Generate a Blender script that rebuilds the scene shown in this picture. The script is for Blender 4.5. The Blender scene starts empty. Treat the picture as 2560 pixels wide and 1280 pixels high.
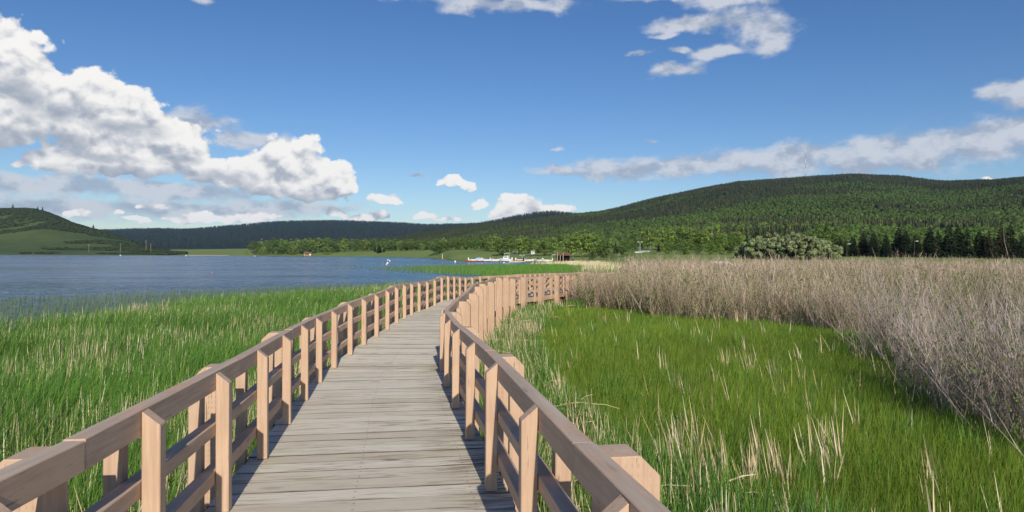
import bpy, math, random
import numpy as np
from mathutils import Vector, Matrix

RNG = np.random.default_rng(11)
random.seed(5)
SC = bpy.context.scene
COL = SC.collection
F = 1700.0            # focal length in photo pixels
EYE = 1.7             # eye height above the deck at the camera
ROLL = 0.25
H0 = 636.0
WATER_Z = -1.5

def hor(px):
    return H0 + math.tan(math.radians(ROLL)) * (px - 1280.0)

def at(px, py, Y):
    """world point seen along a photo pixel at depth Y metres"""
    return ((px - 1280.0) / F * Y, Y, EYE - (py - hor(px)) / F * Y)

# ---------------------------------------------------------------- helpers
def tag(o, label=None, cat=None, group=None, kind=None):
    if label: o['label'] = label
    if cat: o['category'] = cat
    if group: o['group'] = group
    if kind: o['kind'] = kind
    return o

def empty(name, loc=(0, 0, 0), rz=0.0):
    o = bpy.data.objects.new(name, None)
    o.empty_display_size = 0.3
    o.location = loc
    o.rotation_euler = (0, 0, rz)
    COL.objects.link(o)
    return o

def link(name, me, mat=None, parent=None, loc=None, rot=None):
    o = bpy.data.objects.new(name, me)
    if mat is not None and len(me.materials) == 0:
        me.materials.append(mat)
    COL.objects.link(o)
    if parent is not None:
        o.parent = parent
    if loc is not None: o.location = loc
    if rot is not None: o.rotation_euler = rot
    return o

def np_mesh(name, V, faces, col=None, smooth=False, uv=None):
    """V (n,3) array, faces (m,k) int array with constant k"""
    me = bpy.data.meshes.new(name)
    V = np.ascontiguousarray(V, dtype=np.float32)
    faces = np.ascontiguousarray(faces, dtype=np.int32)
    m, k = faces.shape
    me.vertices.add(len(V)); me.vertices.foreach_set('co', V.ravel())
    me.loops.add(m * k); me.loops.foreach_set('vertex_index', faces.ravel())
    me.polygons.add(m)
    me.polygons.foreach_set('loop_start', np.arange(0, m * k, k, dtype=np.int32))
    me.polygons.foreach_set('loop_total', np.full(m, k, dtype=np.int32))
    me.polygons.foreach_set('use_smooth', np.full(m, bool(smooth)))
    if col is not None:
        a = me.attributes.new('tint', 'FLOAT_COLOR', 'POINT')
        c = np.ones((len(V), 4), dtype=np.float32); c[:, :3] = col
        a.data.foreach_set('color', c.ravel())
    if uv is not None:
        l = me.uv_layers.new(name='UVMap')
        l.data.foreach_set('uv', np.ascontiguousarray(uv, dtype=np.float32).ravel())
    me.update(calc_edges=True)
    return me

class MB:
    """collects simple solids, builds one mesh"""
    def __init__(s): s.v = []; s.f = []
    def prism(s, poly, x0, x1, axis='x'):
        """closed polygon in the plane across `axis`, extruded from x0 to x1"""
        b = len(s.v); n = len(poly)
        for x in (x0, x1):
            for (a, c) in poly:
                s.v.append({'x': (x, a, c), 'y': (a, x, c), 'z': (a, c, x)}[axis])
        s.f.append(tuple(b + i for i in range(n))[::-1])
        s.f.append(tuple(b + n + i for i in range(n)))
        for i in range(n):
            j = (i + 1) % n
            s.f.append((b + i, b + j, b + n + j, b + n + i))
        return s
    def box(s, x0, x1, y0, y1, z0, z1):
        return s.prism([(y0, z0), (y1, z0), (y1, z1), (y0, z1)], x0, x1, 'x')
    def tube(s, pts, radii, n=8):
        b = len(s.v)
        pts = [Vector(p) for p in pts]
        for i, p in enumerate(pts):
            d = (pts[min(i + 1, len(pts) - 1)] - pts[max(i - 1, 0)]).normalized()
            u = d.orthogonal().normalized(); w = d.cross(u)
            for k in range(n):
                a = 2 * math.pi * k / n
                s.v.append(tuple(p + (u * math.cos(a) + w * math.sin(a)) * radii[i]))
        for i in range(len(pts) - 1):
            for k in range(n):
                l = (k + 1) % n
                s.f.append((b + i * n + k, b + i * n + l, b + (i + 1) * n + l, b + (i + 1) * n + k))
        s.f.append(tuple(b + k for k in range(n))[::-1])
        s.f.append(tuple(b + (len(pts) - 1) * n + k for k in range(n)))
        return s
    def loft(s, rings, caps=True):
        b = len(s.v); n = len(rings[0])
        for r in rings: s.v.extend(tuple(p) for p in r)
        for i in range(len(rings) - 1):
            for k in range(n):
                l = (k + 1) % n
                s.f.append((b + i * n + k, b + i * n + l, b + (i + 1) * n + l, b + (i + 1) * n + k))
        if caps:
            s.f.append(tuple(b + k for k in range(n))[::-1])
            s.f.append(tuple(b + (len(rings) - 1) * n + k for k in range(n)))
        return s
    def mesh(s, name, smooth=False, bevel=0.0):
        me = bpy.data.meshes.new(name)
        me.from_pydata(s.v, [], s.f); me.update()
        import bmesh
        bm = bmesh.new(); bm.from_mesh(me)
        bmesh.ops.recalc_face_normals(bm, faces=bm.faces[:])
        if bevel > 0:
            es = [e for e in bm.edges if len(e.link_faces) == 2 and e.calc_face_angle(0) > 0.4]
            bmesh.ops.bevel(bm, geom=es, offset=bevel, segments=1, affect='EDGES', profile=0.5)
        bm.to_mesh(me); bm.free()
        if smooth:
            for p in me.polygons: p.use_smooth = True
        return me

# ---------------------------------------------------------------- materials
class NT:
    def __init__(s, tree): s.t = tree
    def n(s, typ, props=None, **inp):
        nd = s.t.nodes.new(typ)
        for k, v in (props or {}).items(): setattr(nd, k, v)
        for k, v in inp.items():
            key = int(k[1:]) if k[0] == 'i' and k[1:].isdigit() else k.replace('_', ' ')
            sock = nd.inputs[key]
            if hasattr(v, 'is_output') or isinstance(v, bpy.types.NodeSocket): s.t.links.new(v, sock)
            else: sock.default_value = v
        return nd
    def math(s, op, a, b=0.0, c=0.0, clamp=False):
        nd = s.n('ShaderNodeMath', {'operation': op, 'use_clamp': clamp}, i0=a, i1=b)
        if op in ('MULTIPLY_ADD', 'SMOOTH_MIN', 'SMOOTH_MAX', 'COMPARE', 'WRAP'):
            if isinstance(c, bpy.types.NodeSocket): s.t.links.new(c, nd.inputs[2])
            else: nd.inputs[2].default_value = c
        return nd.outputs[0]
    def vm(s, op, a, b=(0, 0, 0), c=None):
        nd = s.n('ShaderNodeVectorMath', {'operation': op}, i0=a)
        for i, v in ((1, b), (2, c)):
            if v is None: continue
            if isinstance(v, bpy.types.NodeSocket): s.t.links.new(v, nd.inputs[i])
            else: nd.inputs[i].default_value = v
        return nd.outputs['Value'] if op in ('LENGTH', 'DOT_PRODUCT', 'DISTANCE') else nd.outputs['Vector']
    def mapr(s, v, a, b, c=0.0, d=1.0, smooth=False):
        nd = s.n('ShaderNodeMapRange', {'interpolation_type': 'SMOOTHSTEP' if smooth else 'LINEAR', 'clamp': True},
                 Value=v, From_Min=a, From_Max=b, To_Min=c, To_Max=d)
        return nd.outputs[0]
    dim = '3D'
    def noise(s, vec, scale, detail=4.0, rough=0.55, dist=0.0):
        nd = s.n('ShaderNodeTexNoise', {'noise_dimensions': s.dim}, Vector=vec, Scale=scale, Detail=detail, Roughness=rough, Distortion=dist)
        return nd.outputs['Fac'], nd.outputs['Color']
    def mix(s, fac, a, b, mode='MIX'):
        nd = s.t.nodes.new('ShaderNodeMix'); nd.data_type = 'RGBA'; nd.blend_type = mode
        for sock, v in ((nd.inputs[0], fac), (nd.inputs[6], a), (nd.inputs[7], b)):
            if isinstance(v, bpy.types.NodeSocket): s.t.links.new(v, sock)
            else: sock.default_value = v if not isinstance(v, tuple) or len(v) == 4 else (*v, 1.0)
        return nd.outputs[2]

def new_mat(name):
    m = bpy.data.materials.new(name); m.use_nodes = True
    t = m.node_tree; t.nodes.clear()
    nt = NT(t)
    out = t.nodes.new('ShaderNodeOutputMaterial')
    return m, nt, out

def principled(nt, out, color, rough=0.7, spec=0.3, normal=None, metallic=0.0):
    b = nt.n('ShaderNodeBsdfPrincipled')
    for k, v in (('Base Color', color), ('Roughness', rough), ('Specular IOR Level', spec), ('Metallic', metallic)):
        if isinstance(v, bpy.types.NodeSocket): nt.t.links.new(v, b.inputs[k])
        elif isinstance(v, tuple) and len(v) == 3: b.inputs[k].default_value = (*v, 1)
        else: b.inputs[k].default_value = v
    if normal is not None: nt.t.links.new(normal, b.inputs['Normal'])
    nt.t.links.new(b.outputs[0], out.inputs['Surface'])
    return b

def plain(name, col, rough=0.5, spec=0.4, var=0.12, scale=3.0, metallic=0.0):
    m, nt, out = new_mat(name)
    tc = nt.n('ShaderNodeTexCoord').outputs['Object']
    f, _ = nt.noise(tc, scale, 5, 0.6)
    f = nt.mapr(f, 0.3, 0.7)
    dark = tuple(c * (1 - var) for c in col); lite = tuple(min(1, c * (1 + var)) for c in col)
    principled(nt, out, nt.mix(f, dark, lite), rough, spec, metallic=metallic)
    return m

def leafy(name, trans=0.35, rough=0.6):
    """colour from the 'tint' attribute, some light passes through"""
    m, nt, out = new_mat(name)
    c = nt.n('ShaderNodeAttribute', {'attribute_name': 'tint'}).outputs['Color']
    oi = nt.n('ShaderNodeObjectInfo').outputs['Random']
    hsv = nt.n('ShaderNodeHueSaturation', None, Hue=nt.mapr(oi, 0, 1, 0.485, 0.512), Saturation=1.0,
               Value=nt.mapr(oi, 0, 1, 0.85, 1.15), Fac=1.0, Color=c).outputs[0]
    p = nt.n('ShaderNodeBsdfPrincipled', None, Base_Color=hsv, Roughness=rough)
    p.inputs['Specular IOR Level'].default_value = 0.2
    tr = nt.n('ShaderNodeBsdfTranslucent', None, Color=hsv)
    mx = nt.n('ShaderNodeMixShader', None, i0=trans, i1=p.outputs[0], i2=tr.outputs[0])
    nt.t.links.new(mx.outputs[0], out.inputs['Surface'])
    return m

def painted_wood(name, grain, dots=False):
    """tan paint over sawn timber, worn to bare grey wood on upward faces"""
    m, nt, out = new_mat(name)
    tcn = nt.n('ShaderNodeTexCoord'); tc = tcn.outputs['Object']
    oi = nt.n('ShaderNodeObjectInfo').outputs['Random']
    sh = nt.vm('ADD', nt.vm('MULTIPLY', tc, grain), nt.n('ShaderNodeCombineXYZ', None, X=nt.math('MULTIPLY', oi, 37.0), Y=nt.math('MULTIPLY', oi, 91.0)).outputs[0])
    g1, _ = nt.noise(sh, 6.0, 6, 0.65)
    g2, _ = nt.noise(tc, 2.3, 4, 0.6)
    paint = nt.mix(nt.mapr(g2, 0.3, 0.7), (0.55, 0.38, 0.265), (0.645, 0.465, 0.335))
    paint = nt.mix(nt.mapr(g1, 0.45, 0.62, 0.0, 0.6), paint, (0.44, 0.29, 0.195))
    paint = nt.mix(nt.math('MULTIPLY', oi, 0.35), paint, (0.51, 0.345, 0.235))
    vk = nt.n('ShaderNodeTexVoronoi', {'feature': 'F1'}, Vector=nt.vm('MULTIPLY', sh, (1.0, .55, 1.0) if grain[0] > 1 else (2.2, .5, .5)), Scale=1.6, Randomness=1.0)
    paint = nt.mix(nt.mapr(vk.outputs['Distance'], .05, .13, .6, 0.0, True), paint, (0.26, 0.15, 0.09))
    crack = nt.mapr(g1, 0.335, 0.375, 1.0, 0.0)
    geo = nt.n('ShaderNodeNewGeometry').outputs['Normal']
    nz = nt.n('ShaderNodeSeparateXYZ', None, Vector=geo).outputs[2]
    up = nt.mapr(nz, 0.75, 0.95)
    w1, _ = nt.noise(sh, 2.2, 6, 0.7)
    w2, _ = nt.noise(nt.vm('ADD', tc, nt.n('ShaderNodeCombineXYZ', None, X=nt.math('MULTIPLY', oi, 53.0)).outputs[0]), 1.7, 3)
    wear = nt.math('MULTIPLY', up, nt.mapr(nt.math('ADD', nt.math('MULTIPLY', w1, 0.5), w2), 0.68, 0.78))
    grey = nt.mix(nt.mapr(w1, 0.35, 0.65), (0.34, 0.285, 0.225), (0.58, 0.50, 0.405))
    col = nt.mix(nt.math('MULTIPLY', wear, 0.65), paint, grey)
    col = nt.mix(nt.math('MULTIPLY', crack, 0.55), col, (0.12, 0.07, 0.05))
    if dots:
        q = nt.vm('MULTIPLY', tc, (38.0, 38.0, 24.0))
        fr = nt.vm('FRACTION', nt.vm('ADD', q, (500.5, 500.5, 500.5)))
        s3 = nt.n('ShaderNodeSeparateXYZ', None, Vector=nt.vm('ABSOLUTE', nt.vm('SUBTRACT', fr, (0.5, 0.5, 0.5))))
        d = nt.math('LESS_THAN', nt.math('ADD', nt.math('MULTIPLY', s3.outputs[1], 1.0), nt.math('MULTIPLY', s3.outputs[2], 0.5)), 0.16)
        col = nt.mix(nt.math('MULTIPLY', nt.math('MULTIPLY', d, nt.math('SUBTRACT', 1.0, up)), nt.mapr(w1, .4, .6, .05, .5)), col, (0.16, 0.09, 0.06))
    hgt = nt.math('ADD', nt.math('MULTIPLY', g1, 0.6), nt.math('MULTIPLY', w1, 0.5))
    bp = nt.n('ShaderNodeBump', None, Strength=0.35, Distance=0.006, Height=hgt).outputs[0]
    principled(nt, out, col, nt.mapr(g1, 0.3, 0.7, 0.55, 0.75), 0.25, bp)
    return m

M = {}
M['rail'] = painted_wood('painted_rail', (0.35, 6.0, 6.0))
M['post'] = painted_wood('painted_post', (6.0, 6.0, 0.35))
M['pile'] = painted_wood('painted_pile', (6.0, 6.0, 0.35), dots=True)

def deck_material():
    m, nt, out = new_mat('weathered_planks')
    uv = nt.n('ShaderNodeUVMap', {'uv_map': 'UVMap'}).outputs[0]
    tint = nt.n('ShaderNodeAttribute', {'attribute_name': 'tint'}).outputs['Color']
    tv = nt.n('ShaderNodeSeparateColor', None, Color=tint)
    g = nt.vm('MULTIPLY', uv, (1.0, 9.0, 1.0))
    wob, wc = nt.noise(nt.vm('MULTIPLY', uv, (1.6, 3.0, 1.0)), 1.0, 3)
    g = nt.vm('ADD', g, nt.vm('MULTIPLY', wc, (0.0, 1.6, 0.0)))
    g1, _ = nt.noise(nt.vm('MULTIPLY', g, (1.3, 6.0, 1.0)), 1.5, 7, 0.7)
    g2, _ = nt.noise(nt.vm('MULTIPLY', g, (0.8, 1.0, 1.0)), 1.4, 6, 0.65)
    g3, _ = nt.noise(nt.vm('MULTIPLY', uv, (0.9, 1.4, 1.0)), 1.1, 4, 0.6)
    c = nt.mix(nt.mapr(g1, 0.38, 0.60), (0.52, 0.46, 0.37), (0.84, 0.79, 0.68))
    c = nt.mix(nt.mapr(g3, 0.46, 0.60, 0.0, 0.65), c, (0.70, 0.69, 0.53))
    c = nt.mix(nt.mapr(g2, 0.53, 0.64, 0.0, 0.6), c, (0.25, 0.175, 0.115))
    c = nt.mix(nt.mapr(g1, 0.36, 0.42, 0.8, 0.0), c, (0.10, 0.075, 0.055))
    # knots
    vo = nt.n('ShaderNodeTexVoronoi', {'feature': 'F1'}, Vector=nt.vm('MULTIPLY', uv, (1.5, 4.2, 1.0)), Scale=1.0, Randomness=1.0)
    k = nt.mapr(vo.outputs['Distance'], 0.06, 0.19, 0.75, 0.0, True)
    c = nt.mix(k, c, (0.15, 0.10, 0.065))
    # nail rows
    sx = nt.n('ShaderNodeSeparateXYZ', None, Vector=uv)
    c = nt.mix(nt.mapr(tv.outputs[0], 0.3, 1, 0.0, 0.5), c, (0.74, 0.70, 0.60))
    c = nt.mix(nt.mapr(tv.outputs[1], 0.55, 1, 0.0, 0.45), c, (0.44, 0.36, 0.26))
    uu = nt.math('WRAP', sx.outputs[0], 10.0, 0.0); vv = nt.math('WRAP', sx.outputs[1], 2.0, 0.0)
    dm = None
    for nu in (.17, 1.02, 1.90):
        for nv in (.06, .2):
            d_ = nt.math('ADD', nt.math('ABSOLUTE', nt.math('SUBTRACT', uu, nu)), nt.math('ABSOLUTE', nt.math('SUBTRACT', vv, nv)))
            dm = d_ if dm is None else nt.math('MINIMUM', dm, d_)
    c = nt.mix(nt.mapr(dm, .009, .015, .6, 0), c, (0.06, 0.045, 0.035))
    wear_ = nt.math('MULTIPLY', nt.mapr(vv, .0, .03, 1.0, 0.0), nt.mapr(g3, .44, .58, .1, .75))
    c = nt.mix(wear_, c, (0.17, 0.125, 0.085))
    mild = nt.math('MULTIPLY', nt.mapr(uu, 1.55, 2.1, 0.0, 1.0), nt.mapr(g2, .47, .56, 0.0, .75))
    c = nt.mix(mild, c, (0.17, 0.135, 0.085))
    bp = nt.n('ShaderNodeBump', None, Strength=0.5, Distance=0.006, Height=nt.math('ADD', g1, nt.math('MULTIPLY', g2, -0.6))).outputs[0]
    principled(nt, out, c, 0.8, 0.2, bp)
    return m
M['deck'] = deck_material()
M['edge'] = plain('dirty_shaded_plank_edge', (0.10, 0.08, 0.06), 0.9, 0.1, 0.3, 2.0)  # dirt plus painted shade, so sunlit gaps between planks stay dark
M['under'] = plain('dark_timber', (0.25, 0.165, 0.11), 0.8, 0.2, 0.3, 2.0)
M['leaf'] = leafy('leaves', 0.35)
M['blade'] = leafy('grass_blades', 0.40, 0.5)
M['dry'] = leafy('dry_stems', 0.15, 0.65)
M['bark'] = plain('bark', (0.13, 0.10, 0.075), 0.9, 0.1, 0.35, 4.0)
M['palebark'] = plain('pale_bark', (0.42, 0.39, 0.33), 0.85, 0.1, 0.3, 4.0)
M['needle'] = leafy('needles', 0.12, 0.7)
# ---------------------------------------------------------------- boardwalk
LEFT = [(-1.24, -2.5, .05), (-1.47, .2, 0), (-1.735, 2.83, -.063), (-2.125, 5.45, -.122), (-2.60, 8.2, -.184), (-3.02, 11.0, -.25),
        (-3.14, 13.8, -.21), (-3.10, 16.3, -.17), (-3.11, 19.05, -.11), (-3.10, 21.75, -.15), (-2.91, 24.5, -.195), (-2.67, 27.2, -.10),
        (-2.40, 29.8, -.19), (-2.08, 32.4, -.315), (-1.42, 34.7, -.31), (-.46, 36.45, -.335), (.6, 38.2, -.295), (1.24, 40.55, -.33),
        (1.92, 42.9, -.37), (2.68, 45.3, -.41), (3.6, 47.4, -.46), (4.7, 49.9, -.48), (6.0, 52.3, -.48)]
RIGHT = [(1.0, -2.5, .05), (.63, .2, 0), (.215, 2.8, -.063), (-.28, 6.1, -.137), (-.83, 9.2, -.207), (-1.27, 12.15, -.25),
         (-1.26, 14.4, -.21), (-1.20, 16.8, -.17), (-1.19, 19.2, -.11), (-1.18, 21.8, -.15), (-1.0, 24.4, -.195), (-.76, 26.9, -.10),
         (-.5, 29.3, -.19), (-.2, 31.6, -.315), (.35, 33.6, -.31), (1.25, 35.2, -.335), (2.2, 37.0, -.295), (3.0, 39.6, -.33),
         (3.7, 42.1, -.37), (4.4, 44.5, -.41), (5.3, 46.6, -.46), (6.35, 49.0, -.48), (7.6, 51.3, -.48)]
LEFT = [(x, y, z - 4.0 * max(y, 0) / F) for x, y, z in LEFT]
RIGHT = [(x, y, z - 4.0 * max(y, 0) / F) for x, y, z in RIGHT]
RAIL_H = .985

def miter(P, off):
    """offset polyline to the side (+ = right of walking direction)"""
    out = []
    P2 = [Vector((p[0], p[1])) for p in P]
    for i, p in enumerate(P2):
        ds = []
        if i > 0: ds.append((p - P2[i - 1]).normalized())
        if i < len(P2) - 1: ds.append((P2[i + 1] - p).normalized())
        ns = [Vector((d.y, -d.x)) for d in ds]
        n = sum(ns, Vector((0, 0))).normalized()
        k = 1.0 / max(0.5, n.dot(ns[0]))
        q = p + n * off * k
        out.append((q.x, q.y, P[i][2]))
    return out

walk = empty('boardwalk', (0, 2.0, 0))
tag(walk, 'winding grey plank boardwalk carried on tan timber piles over the marsh', 'boardwalk')
rail_root = {}
for side, lab in ((-1, 'long tan timber railing on the lake side of the boardwalk'),
                  (1, 'long tan timber railing on the grassy marsh side of the boardwalk')):
    r = empty('railing', (side * 1.0 - .6, 2.0, 0))
    tag(r, lab, 'railing', 'tan timber railings of the boardwalk')
    rail_root[side] = r
bpy.context.view_layer.update()

def seg_obj(name, mb, mat, parent, origin, ang, pitch=0.0, bevel=0.0):
    me = mb.mesh(name, bevel=bevel)
    o = link(name, me, mat, parent)
    R = Matrix.Rotation(ang, 4, 'Z') @ Matrix.Rotation(-pitch, 4, 'Y')
    pl = parent.location
    o.matrix_local = Matrix.Translation(Vector(origin) - Vector(pl)) @ R
    return o

jit = random.Random(3)
for side, P in ((-1, LEFT), (1, RIGHT)):
    root = rail_root[side]
    s = side
    inner = miter(P, 0.0)
    for i in range(len(P) - 1):
        a, b = Vector(P[i]), Vector(P[i + 1])
        d = b - a
        hl = math.hypot(d.x, d.y)
        ang = math.atan2(d.y, d.x)
        pit = math.atan2(d.z, hl)
        L = d.length
        # local x runs along the walk; local y: outward is +y for the left side, -y for the right side
        o = -s                    # sign of outward direction in local y
        def yb(lo, hi): return (min(o * lo, o * hi), max(o * lo, o * hi))
        ga = gb = 0.004
        # rails (butted at the joints)
        for nm, z0, z1, (w0, w1) in (('top_rail', .852, .985, (.047, .137)), ('middle_rail', .538, .624, (.047, .133)), ('lower_rail', .203, .295, (.047, .133))):
            y0, y1 = yb(w0, w1)
            mb = MB().box(ga, L - gb, y0, y1, z0 + jit.uniform(-.004, .004), z1 + jit.uniform(-.004, .004))
            seg_obj(nm, mb, M['rail'], root, a, ang, pit, bevel=.004 if b.y < 16 else 0)
        if P[i + 1][1] < -2: continue
        for t in (.25, .75):
            p = a + d * t
            zb = .004
            # inner post with sloping top
            k0, k1 = -.045, .0445
            tp = RAIL_H + jit.uniform(-.006, .006)
            pr = [(o * k0, zb), (o * k0, tp - .075), (o * k1, tp), (o * k1, zb)]
            hw = .0445
            mb = MB().prism(pr, -hw, hw, 'x')
            seg_obj('post', mb, M['post'], root, p, ang + jit.uniform(-.012, .012), 0, bevel=.005 if b.y < 16 else 0)
            y0, y1 = yb(.139, .226)
            mb = MB().box(-hw, hw, y0, y1, -.30, .845 + jit.uniform(-.01, .01))
            seg_obj('outer_post', mb, M['post'], root, p, ang + jit.uniform(-.012, .012), 0, bevel=.005 if b.y < 16 else 0)
    # piles at the joints
    for i in range(1, len(P) - 1):
        d = (Vector(P[i + 1]) - Vector(P[i - 1]))
        ang = math.atan2(d.y, d.x)
        o = -s
        top = .952 + jit.uniform(-.012, .012)
        y0, y1 = .145, .385
        pr = [(o * y0, -2.0 - P[i][2]), (o * y0, top), (o * (y1 - .085), top), (o * y1, top - .085), (o * y1, -2.0 - P[i][2])]
        mb = MB().prism(pr, -.095, .095, 'x')
        seg_obj('pile', mb, M['pile'], walk, P[i], ang, 0, bevel=.006 if P[i][1] < 16 else 0)
        if i < len(P) - 1:
            # side stringer under the deck
            a, b = Vector(P[i]), Vector(P[i + 1]); dd = b - a
            an = math.atan2(dd.y, dd.x); pt = math.atan2(dd.z, math.hypot(dd.x, dd.y))
            ya, yb2 = sorted((o * .04, o * .128))
            mb = MB().box(.0, dd.length - .006, ya, yb2, -.29, -.052)
            seg_obj('stringer', mb, M['pile'], walk, a, an, pt)
# cross beams between the pile pairs
for i in range(1, len(LEFT) - 1):
    a, b = Vector(LEFT[i]), Vector(RIGHT[i]); d = b - a
    an = math.atan2(d.y, d.x)
    mb = MB().box(-.41, d.length + .41, .10, .19, -.56, -.31)
    seg_obj('cross_beam', mb, M['under'], walk, a, an, 0)

# deck planks: cut between the two edges
def dense(P, step=.05):
    out = []
    for i in range(len(P) - 1):
        a, b = np.array(P[i]), np.array(P[i + 1])
        n = max(2, int(np.linalg.norm(b - a) / step))
        for k in range(n): out.append(a + (b - a) * k / n)
    out.append(np.array(P[-1]))
    return np.array(out)
EL = dense(miter(LEFT, -.13)); ER = dense(miter(RIGHT, .13))
mid = np.array([(np.array(a) + np.array(b)) / 2 for a, b in zip(LEFT, RIGHT)])
MD = dense(mid, .004)
# smooth the middle line
ker = np.ones(600) / 600
MDs = MD.copy()
pad = np.pad(MD, ((300, 299), (0, 0)), mode='edge')
for c in range(2): MDs[:, c] = np.convolve(pad[:, c], ker, 'valid')[:len(MD)]
arc = np.concatenate([[0], np.cumsum(np.linalg.norm(np.diff(MDs[:, :2], axis=0), axis=1))])
def hit(E, c, n):
    rel = E[:, :2] - c
    along = rel @ np.array([n[1], -n[0]])
    dist = rel @ n
    ok = np.abs(along) < 1.2
    if not ok.any(): return None
    j = np.where(ok)[0]
    s_ = along[j]; k = np.argmin(np.abs(s_)); jj = j[k]
    return dist[jj], E[jj, 2]
V = []; Fc = []; UV = []; TI = []
pos = .4
pr = random.Random(8)
pidx = 0
while pos < arc[-1] - .5:
    wdt = .265 + pr.uniform(-.006, .006)
    ends = []
    tilt = pr.uniform(-.004, .004)
    for q in (pos + .0045, pos + wdt - .0045):
        k = np.searchsorted(arc, q)
        c = MDs[k, :2]; t = MDs[min(k + 40, len(MDs) - 1), :2] - MDs[max(k - 40, 0), :2]; t /= np.linalg.norm(t)
        n = np.array([t[1], -t[0]])
        hl = hit(EL, c, n); hr = hit(ER, c, n)
        ends.append((c, n, hl, hr))
    if all(e[2] and e[3] for e in ends):
        dz = pr.uniform(-.003, .003); ex = pr.uniform(-.012, .012); ex2 = pr.uniform(-.012, .012)
        b = len(V)
        nl = 4
        for z in (0.0, -.042):
            for (c, n, hl, hr) in ends:
                A = np.array([*(c + n * (hl[0] + ex)), hl[1]]); B = np.array([*(c + n * (hr[0] + ex2)), hr[1]])
                for k in range(nl + 1):
                    p = A + (B - A) * k / nl
                    V.append((p[0], p[1], p[2] + z + dz + (tilt if k % 2 else -tilt) * .5))
        S = nl + 1
        tint = (pr.random(), pr.random(), pr.random())
        TI += [tint] * (4 * S)
        W = np.linalg.norm(ends[0][0] + 0 - ends[0][0]) + (ends[0][3][0] - ends[0][2][0])
        off = (10.0 * pr.randint(0, 400), pidx * 2.0)
        def u(k, v): return (off[0] + W * k / nl, off[1] + v)
        for k in range(nl):
            Fc.append((b + k, b + k + 1, b + S + k + 1, b + S + k)); UV += [u(k, 0), u(k + 1, 0), u(k + 1, wdt), u(k, wdt)]
            Fc.append((b + 2 * S + k, b + k + 0, b + k + 1, b + 2 * S + k + 1)[::-1]); UV += [u(k + 1, -.04), u(k + 1, 0), u(k, 0), u(k, -.04)]
            Fc.append((b + S + k, b + S + k + 1, b + 3 * S + k + 1, b + 3 * S + k)); UV += [u(k, wdt), u(k + 1, wdt), u(k + 1, wdt + .04), u(k, wdt + .04)]
        Fc.append((b, b + S, b + 3 * S, b + 2 * S)); UV += [u(0, 0), u(0, wdt), u(.1, wdt), u(.1, 0)]
        Fc.append((b + nl, b + 2 * S + nl, b + 3 * S + nl, b + S + nl)); UV += [u(nl, 0), u(nl - .1, 0), u(nl - .1, wdt), u(nl, wdt)]
    pos += wdt; pidx += 1
V = np.array(V); V -= np.array(walk.location)
dk = link('deck', np_mesh('deck', V, np.array(Fc), col=np.array(TI), uv=np.array(UV)), M['deck'], walk)
dk.data.materials.append(M['edge'])
mi = np.array([0 if (k % 14) in (0, 3, 6, 9) else 1 for k in range(len(Fc))], dtype=np.int32)
dk.data.polygons.foreach_set('material_index', mi)

# ---------------------------------------------------------------- land and water
def grid_mesh(name, X, Y, Z, col=None, smooth=True):
    r, c = X.shape
    V = np.stack([X, Y, Z], -1).reshape(-1, 3)
    i = np.arange(r * c).reshape(r, c)
    Fq = np.stack([i[:-1, :-1], i[:-1, 1:], i[1:, 1:], i[1:, :-1]], -1).reshape(-1, 4)
    return np_mesh(name, V, Fq, col=None if col is None else col.reshape(-1, 3), smooth=smooth)

def vnoise(x, y, seed=0):
    """smooth value noise, vectorised"""
    xi = np.floor(x).astype(np.int64); yi = np.floor(y).astype(np.int64)
    xf = x - xi; yf = y - yi
    def h(a, b):
        n = (a * 374761393 + b * 668265263 + seed * 144269) & 0x7fffffff
        n = ((n ^ (n >> 13)) * 1274126177) & 0x7fffffff
        return ((n ^ (n >> 16)) & 0xffff) / 65535.0
    u = xf * xf * (3 - 2 * xf); v = yf * yf * (3 - 2 * yf)
    return (h(xi, yi) * (1 - u) + h(xi + 1, yi) * u) * (1 - v) + (h(xi, yi + 1) * (1 - u) + h(xi + 1, yi + 1) * u) * v
def fbm(x, y, o=4, seed=0):
    s = 0; a = .5; t = 0
    for k in range(o):
        s = s + a * vnoise(x * 2 ** k, y * 2 ** k, seed + k); t += a; a *= .5
    return s / t

def ground_mat(name, c1, c2, c3, scale=0.05):
    m, nt, out = new_mat(name)
    tc = nt.n('ShaderNodeTexCoord').outputs['Object']
    a, _ = nt.noise(tc, scale, 6, 0.6); b, _ = nt.noise(tc, scale * 9, 5, 0.65)
    c = nt.mix(nt.mapr(a, .38, .62), c1, c2)
    c = nt.mix(nt.mapr(b, .45, .68, 0, .7), c, c3)
    bp = nt.n('ShaderNodeBump', None, Strength=.4, Distance=.3, Height=b).outputs[0]
    principled(nt, out, c, .95, .1, bp)
    return m
M['mud'] = ground_mat('marsh_soil', (.05, .06, .02), (.07, .10, .02), (.035, .035, .02), .3)
M['meadow'] = ground_mat('meadow_turf', (.15, .22, .055), (.20, .27, .07), (.23, .24, .085), .02)
M['hillgrass'] = ground_mat('hill_pasture', (.07, .102, .032), (.095, .13, .04), (.05, .075, .026), .006)
M['forestfloor'] = ground_mat('forest_floor', (.035, .055, .02), (.05, .075, .025), (.03, .04, .018), .01)
M['shadowfloor'] = ground_mat('shadowed_forest_floor', (.018, .028, .018), (.022, .034, .02), (.014, .02, .014), .004)  # floor colour darkened as if under cloud shadow
M['sand'] = plain('sand', (.50, .42, .30), .95, .1, .15, .3)
M['earth'] = ground_mat('bare_earth', (.26, .19, .11), (.22, .20, .09), (.30, .23, .14), .08)

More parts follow.
